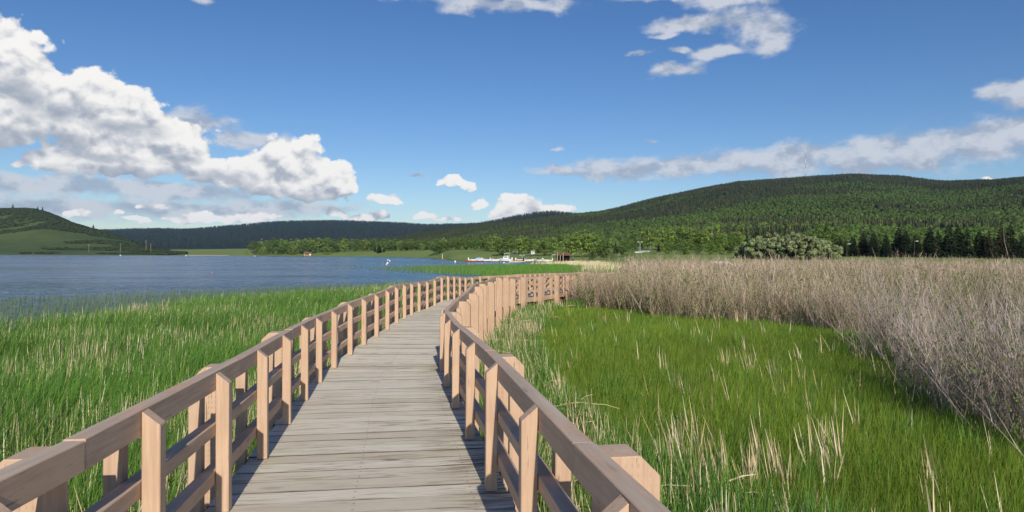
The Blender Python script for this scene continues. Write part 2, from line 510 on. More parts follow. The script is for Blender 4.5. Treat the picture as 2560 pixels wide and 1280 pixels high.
# lake bed: one sheet to the horizon
R = 6000.0
me = np_mesh('ground', np.array([(-R, -R, -2.6), (R, -R, -2.6), (R, R, -2.6), (-R, R, -2.6)]), np.array([[0, 1, 2, 3]]))
tag(link('ground', me, M['mud']), 'dark muddy bed under the lake and marsh', kind='structure')

def water_mat():
    m, nt, out = new_mat('lake_water')
    tc = nt.n('ShaderNodeTexCoord').outputs['Object']
    w1, _ = nt.noise(nt.vm('MULTIPLY', tc, (.55, 1.0, 1.0)), .9, 3, .55)
    w2, _ = nt.noise(nt.vm('MULTIPLY', tc, (.30, .75, 1.0)), .16, 4, .6)
    w3, _ = nt.noise(nt.vm('MULTIPLY', tc, (.35, .6, 1.0)), .02, 3, .6)
    hgt = nt.math('ADD', nt.math('MULTIPLY', w1, .35), nt.math('MULTIPLY', w2, 1.7))
    bp = nt.n('ShaderNodeBump', None, Strength=1.0, Distance=1.0, Height=hgt).outputs[0]
    col = nt.mix(nt.mapr(w3, .35, .65), (.026, .098, .195), (.036, .112, .21))
    b = principled(nt, out, col, nt.mapr(w3, .4, .6, .10, .25), .15, bp)
    b.inputs['IOR'].default_value = 1.33
    return m
M['water'] = water_mat()
me = np_mesh('water', np.array([(-R, 2, WATER_Z), (R, 2, WATER_Z), (R, R, WATER_Z), (-R, R, WATER_Z)]), np.array([[0, 1, 2, 3]]))
tag(link('water', me, M['water']), 'rippled slate blue lake stretching to the hills', kind='structure')

def interp(px, table):
    xs = [t[0] for t in table]; ys = [t[1] for t in table]
    return np.interp(px, xs, ys)

def sheet(name, mat, px, rows, label, rough=0.0, seed=0, nsub=10, smooth_rows=True):
    """rows: list of (Y(px), z(px)) arrays; linear in between, subdivided"""
    Ys = []; Zs = []
    for j in range(len(rows) - 1):
        for k in range(nsub):
            t = k / nsub
            Ys.append(rows[j][0] * (1 - t) + rows[j + 1][0] * t)
            Zs.append(rows[j][1] * (1 - t) + rows[j + 1][1] * t)
    Ys.append(rows[-1][0]); Zs.append(rows[-1][1])
    Y = np.array(Ys); Z = np.array(Zs)
    if smooth_rows:
        for _ in range(nsub // 2):
            Z[1:-1] = (Z[:-2] + 2 * Z[1:-1] + Z[2:]) / 4
    X = (px[None, :] - 1280) / F * Y
    if rough:
        fade = np.clip(np.arange(len(Y)) / 6.0, 0, 1)[:, None]
        Z = Z + (fbm(X / (rough * 14), Y / (rough * 14), 4, seed) - .5) * rough * fade
    o = link(name, grid_mesh(name, X, Y, Z), mat)
    tag(o, label, kind='structure')
    return X, Y, Z

HOR = lambda px: H0 + math.tan(math.radians(ROLL)) * (px - 1280.0)
def zpix(px, py, Y): return EYE - (py - HOR(px)) / F * Y

# shore meadow
pxm = np.arange(425, 1640, 12.0)
SHORE = [(425, 835), (560, 845), (640, 830), (760, 800), (900, 755), (1000, 663), (1060, 560), (1095, 470), (1130, 320), (1160, 288), (1300, 276), (1400, 268), (1480, 250), (1640, 215)]
ys = interp(pxm, SHORE)
ym = ys + interp(pxm, [(425, 40), (640, 60), (1000, 80), (1095, 110), (1160, 110), (1640, 80)])
zm = interp(pxm, [(425, -.4), (560, -.3), (700, .8), (900, 4.2), (1000, 4.6), (1095, 3.8), (1180, 2.3), (1300, 1.9), (1450, 1.4), (1640, .6)])
yf = interp(pxm, [(425, 1400), (700, 1150), (1000, 950), (1100, 760), (1200, 560), (1400, 450), (1640, 360)])
zf = interp(pxm, [(425, 4), (1000, 9), (1300, 8), (1640, 6)])
LAND = sheet('meadow', M['meadow'], pxm, [(ys - 6, np.full_like(pxm, -1.9)), (ys + 4, np.full_like(pxm, -1.25)), (ym, zm), (yf, zf), (yf + 250, zf + 6)],
             'sunlit green meadow sloping down to the far shore', .5, 3)
# land on the right behind the thicket
pxr = np.arange(1430, 3700, 20.0)
rmp = np.clip((pxr - 1430) / 180., 0, 1) ** .8
def rz_(z): return -2.2 + (z + 2.2) * rmp
LANDR = sheet('field', M['meadow'], pxr, [(np.full_like(pxr, 95.), np.full_like(pxr, -2.2)), (np.full_like(pxr, 130.), rz_(-.4)),
              (np.full_like(pxr, 220.), rz_(1.4)), (np.full_like(pxr, 380.), rz_(7.)), (np.full_like(pxr, 640.), rz_(22.))],
              'grassy rise behind the willow thicket', .6, 5)
# beach
pxb = np.arange(470, 575, 6.0)
yb_ = interp(pxb, SHORE)
sheet('beach', M['sand'], pxb, [(yb_ - 14, np.full_like(pxb, -1.7)), (yb_ - 5, np.full_like(pxb, -1.1)), (yb_ + 12, np.full_like(pxb, -.55)), (yb_ + 20, np.full_like(pxb, -1.6))],
      'pale sandy strip at the far end of the lake', 0, 0, 3)
# brown bank behind the boats
pxk = np.arange(1195, 1360, 6.0)
yk = interp(pxk, SHORE)
kz = np.interp(pxk, [1195, 1230, 1320, 1359], [-.9, .45, .45, -.9])
sheet('bank', M['earth'], pxk, [(yk + 1, np.full_like(pxk, -1.7)), (yk + 9, kz * .3 - .6), (yk + 30, kz), (yk + 36, kz - 2.0)], 'bare brown bank behind the moored boats', .2, 2, 4)

# forested hill on the right
SR = [(480, 646), (560, 642), (650, 634), (750, 620), (850, 608), (1000, 592), (1100, 577), (1200, 562), (1330, 549), (1450, 535), (1500, 532), (1560, 517), (1640, 496), (1750, 474),
      (1850, 457), (1980, 449), (2130, 438), (2250, 445), (2350, 456), (2480, 453), (2560, 446), (2800, 440), (3300, 455), (3700, 470)]
pxh = np.arange(480, 3700, 20.0)
yc = interp(pxh, [(480, 1350), (1000, 1450), (1300, 1600), (1600, 1750), (2200, 1750), (2560, 1300), (3700, 1100)])
zc = zpix(pxh, interp(pxh, SR), yc) - 4.0
yf2 = interp(pxh, [(480, 1250), (700, 1080), (1000, 860), (1100, 680), (1200, 500), (1400, 400), (1640, 330), (2000, 250), (2560, 215), (3700, 215)])
zf2 = interp(pxh, [(480, -3), (900, 3), (1300, 4), (1640, 3), (2000, 2), (3700, 1)])
rowsH = []
for t, g in ((0, 0), (.12, .06), (.3, .2), (.5, .42), (.7, .68), (.87, .91), (1, 1.0)):
    rowsH.append((yf2 + (yc - yf2) * t, zf2 + (zc - zf2) * g))
rowsH.append((yc * 1.25, zc * .85)); rowsH.append((yc * 1.7, zc * .3))
HILL = sheet('hill', M['forestfloor'], pxh, rowsH, 'broad wooded hill rising on the far side', 7.0, 7, 6)
# middle dark hill
pxd = np.arange(1060, 1560, 14.0)
SM = [(1060, 566), (1180, 557), (1230, 548), (1300, 532), (1380, 521), (1440, 528), (1500, 538), (1560, 560)]
ymid = np.full_like(pxd, 2500.)
zmid = zpix(pxd, interp(pxd, SM), ymid) - 5
HILLM = sheet('hill', M['shadowfloor'], pxd, [(ymid - 800, zmid * .1), (ymid - 350, zmid * .6), (ymid, zmid), (ymid + 400, zmid * .6)], 'small dark wooded summit behind the lit slope', 5, 9, 6)
# far hill, cloud shadow put into its dark colours
pxw = np.arange(60, 1420, 18.0)
SF = [(60, 600), (150, 584), (250, 575), (380, 571), (480, 572), (560, 565), (640, 558), (700, 553), (800, 551), (900, 552), (1000, 556), (1070, 561), (1150, 559), (1250, 556), (1420, 560)]
yfar = np.full_like(pxw, 4000.)
zfar = zpix(pxw, interp(pxw, SF), yfar) - 8
HILLF = sheet('hill', M['shadowfloor'], pxw, [(np.full_like(pxw, 1500.), np.full_like(pxw, -4.)), (np.full_like(pxw, 1900.), np.full_like(pxw, 3.)), (np.full_like(pxw, 2700.), zfar * .38), (np.full_like(pxw, 3400.), zfar * .8), (yfar, zfar), (yfar + 500, zfar * .8)],
              'long wooded ridge coloured dark for cloud shadow at the end of the lake', 9, 4, 6)
# grassy hill on the left
pxl = np.arange(-900, 480, 15.0)
SL = [(-900, 470), (-400, 500), (-150, 512), (0, 521), (60, 522), (95, 524), (130, 536), (180, 557), (230, 572), (300, 592), (360, 612), (400, 625), (440, 632), (480, 636)]
yl = interp(pxl, [(-900, 1500), (0, 1500), (300, 1250), (480, 1050)])
zl = zpix(pxl, interp(pxl, SL), yl)
ysl = np.full_like(pxl, 832.)
rowsL = [(ysl - 8, np.full_like(pxl, -1.9)), (ysl + 6, np.full_like(pxl, -1.2))]
for t, g in ((.2, .05), (.4, .2), (.6, .48), (.8, .8), (.93, .96), (1, 1)):
    rowsL.append((ysl + (yl - ysl) * t, 1.5 + (zl - 1.5) * g))
rowsL.append((yl * 1.3, zl * .9)); rowsL.append((yl * 1.6, zl * .5))
HILLL = sheet('hill', M['hillgrass'], pxl, rowsL, 'grassy hill with dark bush patches standing for cloud shadow left of the lake', 5.0, 13, 6)

# marsh floor
MARSH_L = [(-60, 23.0), (-17.6, 23.4), (-16.5, 36.), (-11.2, 46.), (-9, 54.), (-5, 75.), (-2, 110.), (2, 170.), (12, 235.)]
def in_poly(x, y, poly):
    poly = np.array(poly); n = len(poly)
    inside = np.zeros(x.shape, bool); j = n - 1
    for i in range(n):
        xi, yi = poly[i]; xj, yj = poly[j]
        c = ((yi > y) != (yj > y)) & (x < (xj - xi) * (y - yi) / (yj - yi + 1e-12) + xi)
        inside ^= c; j = i
    return inside
gx, gy = np.meshgrid(np.arange(-26, 175, 2.0), np.concatenate([np.arange(-14, 60, 2.0), np.arange(60, 250, 5.0)]))
edge = np.interp(gy, [-20, 23, 36, 46, 54, 75, 110, 170, 235, 250], [-24, -18.5, -17, -11.6, -9.2, -5.2, -2.2, 2, 12, 14])
dz = np.clip((gx - edge) / 3.0, -1.5, 1)
gz = np.where(dz > 0, WATER_Z - .02 + .07 * dz, WATER_Z + dz * .5) + (fbm(gx / 6, gy / 6, 3, 2) - .5) * .06
o = link('marsh', grid_mesh('marsh', gx, gy, gz), M['mud'])
tag(o, 'wet marsh soil between the reeds', kind='structure')
# ---------------------------------------------------------------- vegetation generators
def ribbons(P, D, B, w, col, segs=3, taper=1.0, rng=RNG, face=None):
    """tapered ribbons from P along D with bend B. returns V,F,C"""
    N = len(P)
    if face is None:
        a = rng.uniform(0, math.pi, N)
        S = np.stack([np.cos(a), np.sin(a), np.zeros(N)], -1)
    else: S = face
    Vs = []
    for k in range(segs + 1):
        t = k / segs
        c = P + D * t + B * t * t
        ww = (w * (1 - taper * t ** 1.6) * .5 + w * .03)[:, None]
        Vs.append(c - S * ww); Vs.append(c + S * ww)
    V = np.stack(Vs, 1)                               # N, 2(segs+1), 3
    n = 2 * (segs + 1)
    base = (np.arange(N) * n)[:, None, None]
    q = np.array([[2 * k, 2 * k + 1, 2 * k + 3, 2 * k + 2] for k in range(segs)])[None]
    Fq = (base + q).reshape(-1, 4)
    C = np.repeat(col, n, axis=0)
    return V.reshape(-1, 3), Fq, C

def merge(parts):
    V = []; Fq = []; C = []; b = 0
    for v, f, c in parts:
        V.append(v); Fq.append(f + b); C.append(c); b += len(v)
    return np.concatenate(V), np.concatenate(Fq), np.concatenate(C)

def palette(N, cols, jit=.12, rng=RNG):
    cols = np.array(cols); i = rng.integers(0, len(cols), N)
    u = rng.uniform(0, 1, (N, 1)); j = rng.integers(0, len(cols), N)
    c = cols[i] * u + cols[j] * (1 - u)
    return c * (1 + rng.normal(0, jit, (N, 1)))

def stuff(name, parts, mat, label):
    v, f, c = merge(parts)
    o = link(name, np_mesh(name, v, f, col=np.clip(c, 0, 1)), mat)
    tag(o, label, kind='stuff')
    return o

def sample_poly(poly, N, power=0.0, y0=1.0, rng=RNG):
    """random points in a polygon, density falling as Y**-power"""
    poly = np.array(poly); lo = poly.min(0); hi = poly.max(0)
    out = np.zeros((0, 2))
    while len(out) < N:
        p = rng.uniform(lo, hi, (N * 3, 2))
        k = in_poly(p[:, 0], p[:, 1], poly)
        if power: k &= rng.uniform(0, 1, len(p)) < (np.maximum(p[:, 1], y0) / y0) ** (-power)
        out = np.concatenate([out, p[k]])
    return out[:N]

def visible(p, margin=520):
    px = p[:, 0] / np.maximum(p[:, 1], .3) * F
    return (np.abs(px) < 1280 + margin) & (p[:, 1] > .3)

def gz_at(p): return np.full(len(p), -1.48)

def tuft_blades(p, h, w, col, lean=.25, bend=.25, segs=3, wind=(.05, .02), rng=RNG):
    N = len(p)
    a = rng.uniform(0, 2 * math.pi, N); l = np.abs(rng.normal(0, lean, N)) * h
    D = np.stack([np.cos(a) * l * .6 + wind[0] * h, np.sin(a) * l * .6 + wind[1] * h, h], -1)
    b = np.abs(rng.normal(0, bend, N)) * h
    B = np.stack([np.cos(a) * b + wind[0] * h, np.sin(a) * b, -b * .45], -1)
    P = np.concatenate([p, gz_at(p)[:, None]], 1)
    return ribbons(P, D, B, w, col, segs, .95, rng)

GREEN_CAT = [(.145, .29, .05), (.18, .34, .055), (.105, .23, .045), (.24, .38, .065), (.085, .19, .05)]
SEDGE = [(.19, .365, .032), (.24, .42, .042), (.15, .30, .032), (.29, .45, .06), (.12, .27, .04), (.36, .40, .10)]
STRAW = [(.68, .56, .33), (.76, .66, .43), (.56, .44, .24), (.80, .73, .53)]

# ---- cattails left of the walk
LO = [(x, y) for x, y, z in miter(LEFT, -.62) if y < 49]
left_poly = [(-19.5, 22.5), (-17.6, 23.6), (-16.8, 30), (-16.5, 36.), (-11.2, 46.), (-9, 54.), (-4, 57), (2, 56)] + LO[::-1] + [(-2.2, .5), (-9, .6)]
p = sample_poly(left_poly, 260000, .75, 3.0); p = p[visible(p)]
# clumpy and ragged towards open water
d_edge = np.interp(p[:, 1], [0, 23, 36, 46, 54, 60], [-20, -18, -17, -11.6, -9.2, -6]); 
keep = RNG.uniform(0, 1, len(p)) < np.clip((p[:, 0] - d_edge) / 5.0, .02, 1) * (.35 + .9 * fbm(p[:, 0] * .9, p[:, 1] * .9, 3, 4))
p = p[keep]
n = len(p); dist = p[:, 1]
hh = (RNG.normal(1.02, .13, n)) * (.80 + .4 * fbm(p[:, 0] * .35, p[:, 1] * .35, 3, 8)); ww = .017 * np.maximum(1, dist / 9) ** .55 * RNG.uniform(.7, 1.3, n)
tone = fbm(p[:, 0] * .25, p[:, 1] * .25, 3, 21)[:, None]
colr = palette(n, GREEN_CAT, .16) * (.8 + .45 * tone)
parts = [tuft_blades(p, hh, ww, colr, .22, .26, 3, (.10, .03))]
stuff('cattail_bed', parts, M['blade'], 'dense green cattail bed left of the boardwalk')
# dry leaves and old heads among them
q = sample_poly(left_poly, 33000, .55, 3.0); q = q[visible(q)]
q = q[RNG.uniform(0, 1, len(q)) < np.clip(fbm(q[:, 0] * .5, q[:, 1] * .5, 3, 31) * 1.9 - .45, .05, 1)]
n = len(q); h2 = RNG.uniform(.78, 1.10, n); w2 = .017 * np.maximum(1, q[:, 1] / 8) ** .5 * RNG.uniform(.6, 1.4, n)
dl = [tuft_blades(q, h2, w2, palette(n, STRAW, .12), .08, .05, 2, (.02, .0))]
# thick straw right against the piles
strip = []
for P, off in ((LEFT, -1.05), (RIGHT, 1.0)):
    E = dense(miter(P, off), .05); E = E[(E[:, 1] > .8) & (E[:, 1] < 30)]
    k = (len(E) * RNG.uniform(0, 1, 4200 if off < 0 else 2300) ** 1.5).astype(int)
    strip.append(E[k, :2] + RNG.normal(0, .22, (len(k), 2)))
s1 = strip[0]; n = len(s1)
dl.append(tuft_blades(s1, RNG.uniform(.6, 1.3, n), RNG.uniform(.012, .026, n), palette(n, STRAW, .12), .3, .1, 2))
stuff('dry_cattail_leaves', dl, M['dry'], 'straw coloured dead cattail leaves scattered through the left reed bed')

# ---- thin reeds standing in open water
reed_poly = [(-36, 42), (-33, 50), (-24, 60), (-15, 70), (-7, 76), (-5, 66), (-9, 54), (-11, 46), (-16.5, 36), (-17.5, 24), (-22, 24), (-30, 32)]
p = sample_poly(reed_poly, 30000); 
inner_d = np.interp(p[:, 1], [20, 36, 46, 54, 66, 76], [-17.6, -16.5, -11.2, -9, -5, -3])
out_d = np.interp(p[:, 1], [20, 32, 42, 50, 60, 70, 76], [-24, -32, -37, -33, -24, -15, -8])
f = np.clip((p[:, 0] - out_d) / (inner_d - out_d), 0, 1)
p = p[RNG.uniform(0, 1, len(p)) < .12 + .88 * f ** 1.2]
n = len(p)
parts = [tuft_blades(p, RNG.normal(.42, .08, n), RNG.uniform(.012, .022, n), palette(n, [(.20, .28, .12), (.23, .30, .14), (.17, .24, .11)], .12), .08, .1, 2)]
stuff('water_reeds', parts, M['blade'], 'sparse olive reeds standing in the open water left')

# ---- reed patches in front of the boats
parts = []
p = sample_poly([(-46, 168), (-20, 176), (2, 178), (12, 200), (16, 150), (9, 110), (5, 92), (-3, 96), (-14, 112), (-34, 140)], 42000)
f = np.clip((p[:, 0] + 30) / 34, 0, 1) ** 1.4; f *= np.clip((p[:, 1] - 88 + (p[:, 0] + 3) * .9) / 20, .1, 1)
p = p[RNG.uniform(0, 1, len(p)) < .03 + .97 * f]; n = len(p)
f = np.clip((p[:, 0] + 30) / 30, 0, 1)[:, None]
parts.append(tuft_blades(p, RNG.normal(.6, .1, n) * (.7 + .5 * f[:, 0]), RNG.uniform(.05, .09, n), palette(n, [(.16, .24, .085), (.20, .29, .10)], .12) * (1 - f) + palette(n, [(.15, .31, .05), (.19, .35, .06)], .12) * f, .08, .1, 2))
p = sample_poly([(5, 92), (9, 110), (16, 150), (12, 200), (20, 230), (60, 235), (60, 120), (20, 70), (8, 60)], 26000); n = len(p)
parts.append(tuft_blades(p, RNG.normal(.75, .12, n), RNG.uniform(.04, .08, n), palette(n, [(.15, .30, .045), (.18, .33, .05), (.21, .28, .07)], .12), .1, .1, 2))
p = sample_poly([(-9, 54), (-5, 75), (-2, 95), (6, 92), (9, 60), (6.5, 50), (3.5, 50), (1.5, 46), (-2, 42)], 16000); 
lw = np.array([[x, y] for x, y, z in mid])
dm = np.min(np.linalg.norm(p[:, None] - lw[None], axis=2), 1); p = p[dm > 1.9]; n = len(p)
p = p[RNG.uniform(0, 1, n) < np.clip((p[:, 0] + 4) / 8, .06, 1)]; n = len(p)
parts.append(tuft_blades(p, RNG.normal(.55, .1, n), RNG.uniform(.02, .04, n), palette(n, GREEN_CAT, .12), .1, .12, 2))
stuff('shore_reeds', parts, M['blade'], 'green reed patches in the shallows before the moored boats')
p = sample_poly([(3, 182), (12, 204), (22, 232), (50, 225), (58, 170), (40, 150), (18, 160), (14, 178)], 9000); n = len(p)
p2 = sample_poly([(12, 120), (20, 168), (44, 160), (40, 110)], 2500)
p = np.concatenate([p, p2]); n = len(p)
stuff('dry_shore_reeds', [tuft_blades(p, RNG.normal(1.2, .2, n), RNG.uniform(.05, .12, n), palette(n, STRAW, .12), .1, .06, 2)], M['dry'], 'pale straw band of dead reeds before the boathouse shore')

# ---- bright sedge on the right
EDGE = [(3.15, 37.4), (3.9, 35.6), (5.0, 33.5), (7.0, 29.6), (9.3, 27.6), (11.2, 26.3), (11.7, 22), (8.9, 15.5), (7.7, 12.5), (7.1, 9.7), (7.0, 7.5), (7.4, 4.0)]
RO = [(x, y) for x, y, z in miter(RIGHT, .5) if .1 < y < 38]
sedge_poly = RO + [(x + .9, y + .9) for x, y in EDGE] + [(6, 1.0)]
p = sample_poly(sedge_poly, 330000, .8, 3.0); p = p[visible(p)]; n = len(p)
tone = fbm(p[:, 0] * .35 + 7, p[:, 1] * .25, 3, 41)[:, None]
wk = np.interp(p[:, 1], [y for x, y in RO], [x for x, y in RO])
near_walk = np.clip((p[:, 0] - wk) / 2.6, 0, 1)
hh = RNG.normal(.52, .07, n) * (.85 + .3 * tone[:, 0]); ww = .0085 * np.maximum(1, p[:, 1] / 6) ** .6 * RNG.uniform(.7, 1.3, n)
parts = [tuft_blades(p, hh, ww, palette(n, SEDGE, .13) * (.8 + .4 * tone), .18, .22, 2, (.02, 0))]
stuff('sedge_meadow', parts, M['blade'], 'bright yellow green sedge filling the marsh right of the boardwalk')
# cattail leaves beside the walk on the right
c_poly = RO + [(x + 1.6 + 2.0 * max(0, (16 - y) / 16) + .5 * math.sin(y * 1.3), y) for x, y in RO][::-1]
p = sample_poly(c_poly, 46000, .7, 3.0); p = p[visible(p)]
p = p[RNG.uniform(0, 1, len(p)) < np.clip(fbm(p[:, 0] * .8, p[:, 1] * .8, 3, 51) * 2.4 - .55, .03, 1)]; n = len(p)
hh = RNG.normal(.80, .11, n); ww = .016 * np.maximum(1, p[:, 1] / 9) ** .5 * RNG.uniform(.7, 1.3, n)
parts = [tuft_blades(p, hh, ww, palette(n, GREEN_CAT, .15), .16, .16, 3, (.03, 0))]
# scattered taller clumps out in the sedge
cc = sample_poly(sedge_poly, 260, .6, 3.0); cc = cc[visible(cc)]
pp = (cc[:, None] + RNG.normal(0, .16, (len(cc), 26, 2))).reshape(-1, 2); n = len(pp)
parts.append(tuft_blades(pp, RNG.normal(.72, .1, n), .013 * np.maximum(1, pp[:, 1] / 9) ** .5, palette(n, GREEN_CAT, .15), .2, .15, 3))
stuff('cattail_leaves', parts, M['blade'], 'darker cattail leaves growing along the right edge of the boardwalk')

# ---- dry stalks on the right
parts = []
cl = sample_poly(c_poly, 1250, .6, 3.0)
cl2 = sample_poly(sedge_poly, 150, .5, 3.0)
# clumps seen singly in the photograph: photo pixel of the foot
seen = [(1835, 1060), (1790, 1000), (1815, 950), (1870, 905), (1945, 980), (1880, 965), (2040, 1090), (2085, 910), (1830, 1250), (1800, 1270), (1870, 1270),
        (1900, 1200), (1980, 1275), (2080, 1240), (2060, 1180), (2110, 1180), (2010, 1000), (1960, 1040), (1780, 1080), (1730, 1130), (1725, 1040), (1755, 870),
        (1700, 1240), (1740, 1275), (1770, 1230), (2150, 1120), (1680, 1190), (1705, 1265), (1760, 1180), (2030, 1200), (2070, 1275), (2100, 1215), (1950, 1240), (1900, 1275), (1720, 1200), (1695, 1160), (2330, 1270), (1660, 960), (1690, 1010), (2000, 940), (1910, 860), (1745, 820), (1845, 830)]
cs = []
for (x, y) in seen:
    Yd = (EYE + 1.48) * F / (y - HOR(x)); cs.append(((x - 1280) / F * Yd, Yd))
cs = np.array(cs)
for C0, k, sp in ((cl, 4, .07), (cl2, 3, .05), (cs, 9, .06)):
    C0 = C0[visible(C0)]
    pp = (C0[:, None] + RNG.normal(0, sp, (len(C0), k, 2))).reshape(-1, 2); n = len(pp)
    h3 = RNG.uniform(.55, 1.0, n) if k != 9 else RNG.uniform(.55, 1.02, n)
    parts.append(tuft_blades(pp, h3, RNG.uniform(.016, .034, n) * np.maximum(1, pp[:, 1] / 12) ** .5, palette(n, STRAW, .1), .17, .07, 2, (-.06, 0)))
s2 = strip[1]; n = len(s2)
parts.append(tuft_blades(s2, RNG.uniform(.5, 1.0, n), RNG.uniform(.010, .022, n), palette(n, STRAW, .12), .3, .1, 2))
# fallen stalks
fp = np.concatenate([sample_poly([(1.5, 4.2), (2.6, 4.4), (3.0, 5.3), (2.2, 5.6), (1.6, 5.0)], 240), sample_poly(c_poly, 300, .7, 3.0)])
n = len(fp); a = RNG.uniform(0, 2 * math.pi, n); L = RNG.uniform(.2, .6, n)
P3 = np.concatenate([fp, np.full((n, 1), -.90) + RNG.normal(0, .07, (n, 1))], 1)
D3 = np.stack([np.cos(a) * L, np.sin(a) * L * .7, RNG.uniform(-.05, .38, n) * L], -1)
parts.append(ribbons(P3, D3, np.stack([np.zeros(n), np.zeros(n), -.2 * L], -1), RNG.uniform(.009, .018, n), palette(n, STRAW, .1), 2, .6, face=np.tile([0, 0, 1.0], (n, 1))))
stuff('dry_stalks', parts, M['dry'], 'broken straw coloured stalks standing and lying in the right marsh')

# ---- bare willow thicket
thick_poly = EDGE + [(60, 4), (150, 80), (150, 125), (22, 125), (12, 75), (9.5, 60), (8.6, 52), (7.0, 46), (5.0, 41)]
walkpts = np.array([[x, y] for x, y, z in RIGHT])
def clumps(N, poly, ylo, yhi):
    c = sample_poly(poly, N * 3); c = c[(c[:, 1] > ylo) & (c[:, 1] < yhi)]
    d = np.min(np.linalg.norm(c[:, None] - walkpts[None], axis=2), 1)
    c = c[(d > 1.0) & visible(c, 200)]
    return c[:N]
cA = clumps(1500, thick_poly, 3, 30); cA = cA[:620]
E2 = dense([(x + .35, y + .35, 0) for x, y in EDGE], .02)
cE = E2[RNG.integers(0, len(E2), 190), :2] + np.abs(RNG.normal(0, .8, (190, 2)))
corner = np.stack([RNG.uniform(3.2, 6.0, 46), RNG.uniform(34.6, 38.4, 46)], -1)
corner = corner[corner[:, 0] > 3.0 + (38.2 - corner[:, 1]) * .45]
cE = np.concatenate([cE[visible(cE, 200)], corner])
gap = lambda c: c[((c[:, 0] - 13.2) / 2.0) ** 2 + ((c[:, 1] - 22.6) / 1.7) ** 2 > 1]
cA = gap(cA); cE = gap(cE)
cB = clumps(1300, thick_poly, 28, 60)
cC = clumps(1500, thick_poly, 58, 124)
parts = []; leaves = []
STEM = [(.31, .240, .220), (.38, .305, .285), (.46, .38, .355), (.26, .195, .175), (.52, .435, .40), (.32, .28, .18)]
STEMW = [(.40, .285, .22), (.48, .36, .285), (.58, .45, .365), (.32, .225, .165), (.66, .52, .43), (.38, .31, .18)]
for C0, ns, nt_, wm in ((cE, 16, 9, 1.0), (cA, 12, 8, 1.0), (cB, 12, 8, 1.7), (cC, 8, 7, 3.2)):
    m = len(C0)
    hc = RNG.normal(2.5, .34, m) * (.72 + .56 * fbm(C0[:, 0] * .28, C0[:, 1] * .28, 2, 61)) + np.clip((C0[:, 1] - 50) / 60, 0, 1) * .30 - .22 * np.clip((40 - C0[:, 1]) / 8, 0, 1) * np.clip((C0[:, 1] - 24) / 4, 0, 1)
    tone = RNG.uniform(.68, 1.2, (m, 1)); leafy_ = RNG.uniform(0, 1, m) < .45 + .5 * (fbm(C0[:, 0] * .2, C0[:, 1] * .2, 2, 66) - .5)
    i = np.repeat(np.arange(m), ns); n = len(i)
    a = RNG.uniform(0, 2 * math.pi, n); sp = np.abs(RNG.normal(0, .36, n))
    h = hc[i] * RNG.uniform(.50, 1.06, n)
    P = np.concatenate([C0[i] + RNG.normal(0, .13, (n, 2)), np.full((n, 1), -1.5)], 1)
    D = np.stack([np.cos(a) * sp * h - .06 * h, np.sin(a) * sp * h, h], -1)
    B = np.stack([RNG.normal(0, .09, n) * h, RNG.normal(0, .09, n) * h, -.05 * h], -1)
    warm = np.clip((P[:, 1] - 20) / 8, 0, 1)[:, None]; cs_ = (palette(n, STEM, .1) * (1 - warm) + palette(n, STEMW, .1) * warm) * tone[i]
    parts.append(ribbons(P, D, B, RNG.uniform(.008, .016, n) * wm, cs_, 3, .8))
    j = np.repeat(np.arange(n), nt_); k = len(j)
    t = RNG.uniform(.22, .98, k)[:, None]
    P2 = P[j] + D[j] * t + B[j] * t * t
    a2 = RNG.uniform(0, 2 * math.pi, k); L = RNG.uniform(.25, .85, k) * (1.15 - .5 * t[:, 0])
    D2 = np.stack([np.cos(a2) * L * .42, np.sin(a2) * L * .42, L * RNG.uniform(.45, 1.0, k)], -1) + D[j] / np.linalg.norm(D[j], axis=1, keepdims=True) * L[:, None] * .25
    parts.append(ribbons(P2, D2, np.stack([RNG.normal(0, .06, k), RNG.normal(0, .06, k), np.zeros(k)], -1), RNG.uniform(.005, .009, k) * wm, np.clip(cs_[j] * 1.12, 0, 1), 2, .8))
    # small new leaves low in the bushes
    kl = int(m * ((300 if wm < 1.2 else 620) if wm < 2 else 70)); jl = RNG.integers(0, k, kl); jl = jl[leafy_[i[j[jl]]] | (RNG.uniform(0, 1, kl) < .2)]; kl = len(jl)
    tl = RNG.uniform(0, 1, (kl, 1)); Pl = P2[jl] + D2[jl] * tl
    ok = RNG.uniform(0, 1, kl) < np.clip(1.35 - (Pl[:, 2] + 1.5) / 2.1, .05, 1); Pl = Pl[ok]; kl = len(Pl)
    dl_ = RNG.normal(0, 1, (kl, 3)); dl_ /= np.linalg.norm(dl_, axis=1, keepdims=True)
    leaves.append(ribbons(Pl, dl_ * .07 * wm ** .7, dl_ * 0, np.full(kl, .036) * wm ** .7, palette(kl, [(.17, .22, .06), (.21, .25, .08), (.14, .18, .05)], .12), 1, .6))
stuff('willow_thicket', parts + leaves, M['dry'], 'leafless mauve grey willow thicket right of the marsh')

# ---------------------------------------------------------------- forests on the hills
def spruce_template(seed, layers=6, n=7):
    r = np.random.default_rng(seed); V = []; Fq = []; S = []
    for l in range(layers):
        z = .10 + .86 * l / (layers - 1) * .93; rad = .5 * (1 - l / layers) ** .85 * r.uniform(.85, 1.1)
        for k in range(n):
            a = 2 * math.pi * (k + r.uniform(-.3, .3)) / n + l; w = math.pi / n * .95; rr = rad * r.uniform(.7, 1.15)
            b = len(V); zt = min(1.0, z + .24)
            V += [(0, 0, zt), (rr * math.cos(a - w), rr * math.sin(a - w), z - .02), (rr * 1.08 * math.cos(a), rr * 1.08 * math.sin(a), z - .06 * r.uniform(.3, 1)), (rr * math.cos(a + w), rr * math.sin(a + w), z)]
            Fq.append((b, b + 1, b + 2, b + 3)); S += [r.uniform(.85, 1.15)] * 4
    return np.array(V), np.array(Fq), np.array(S)

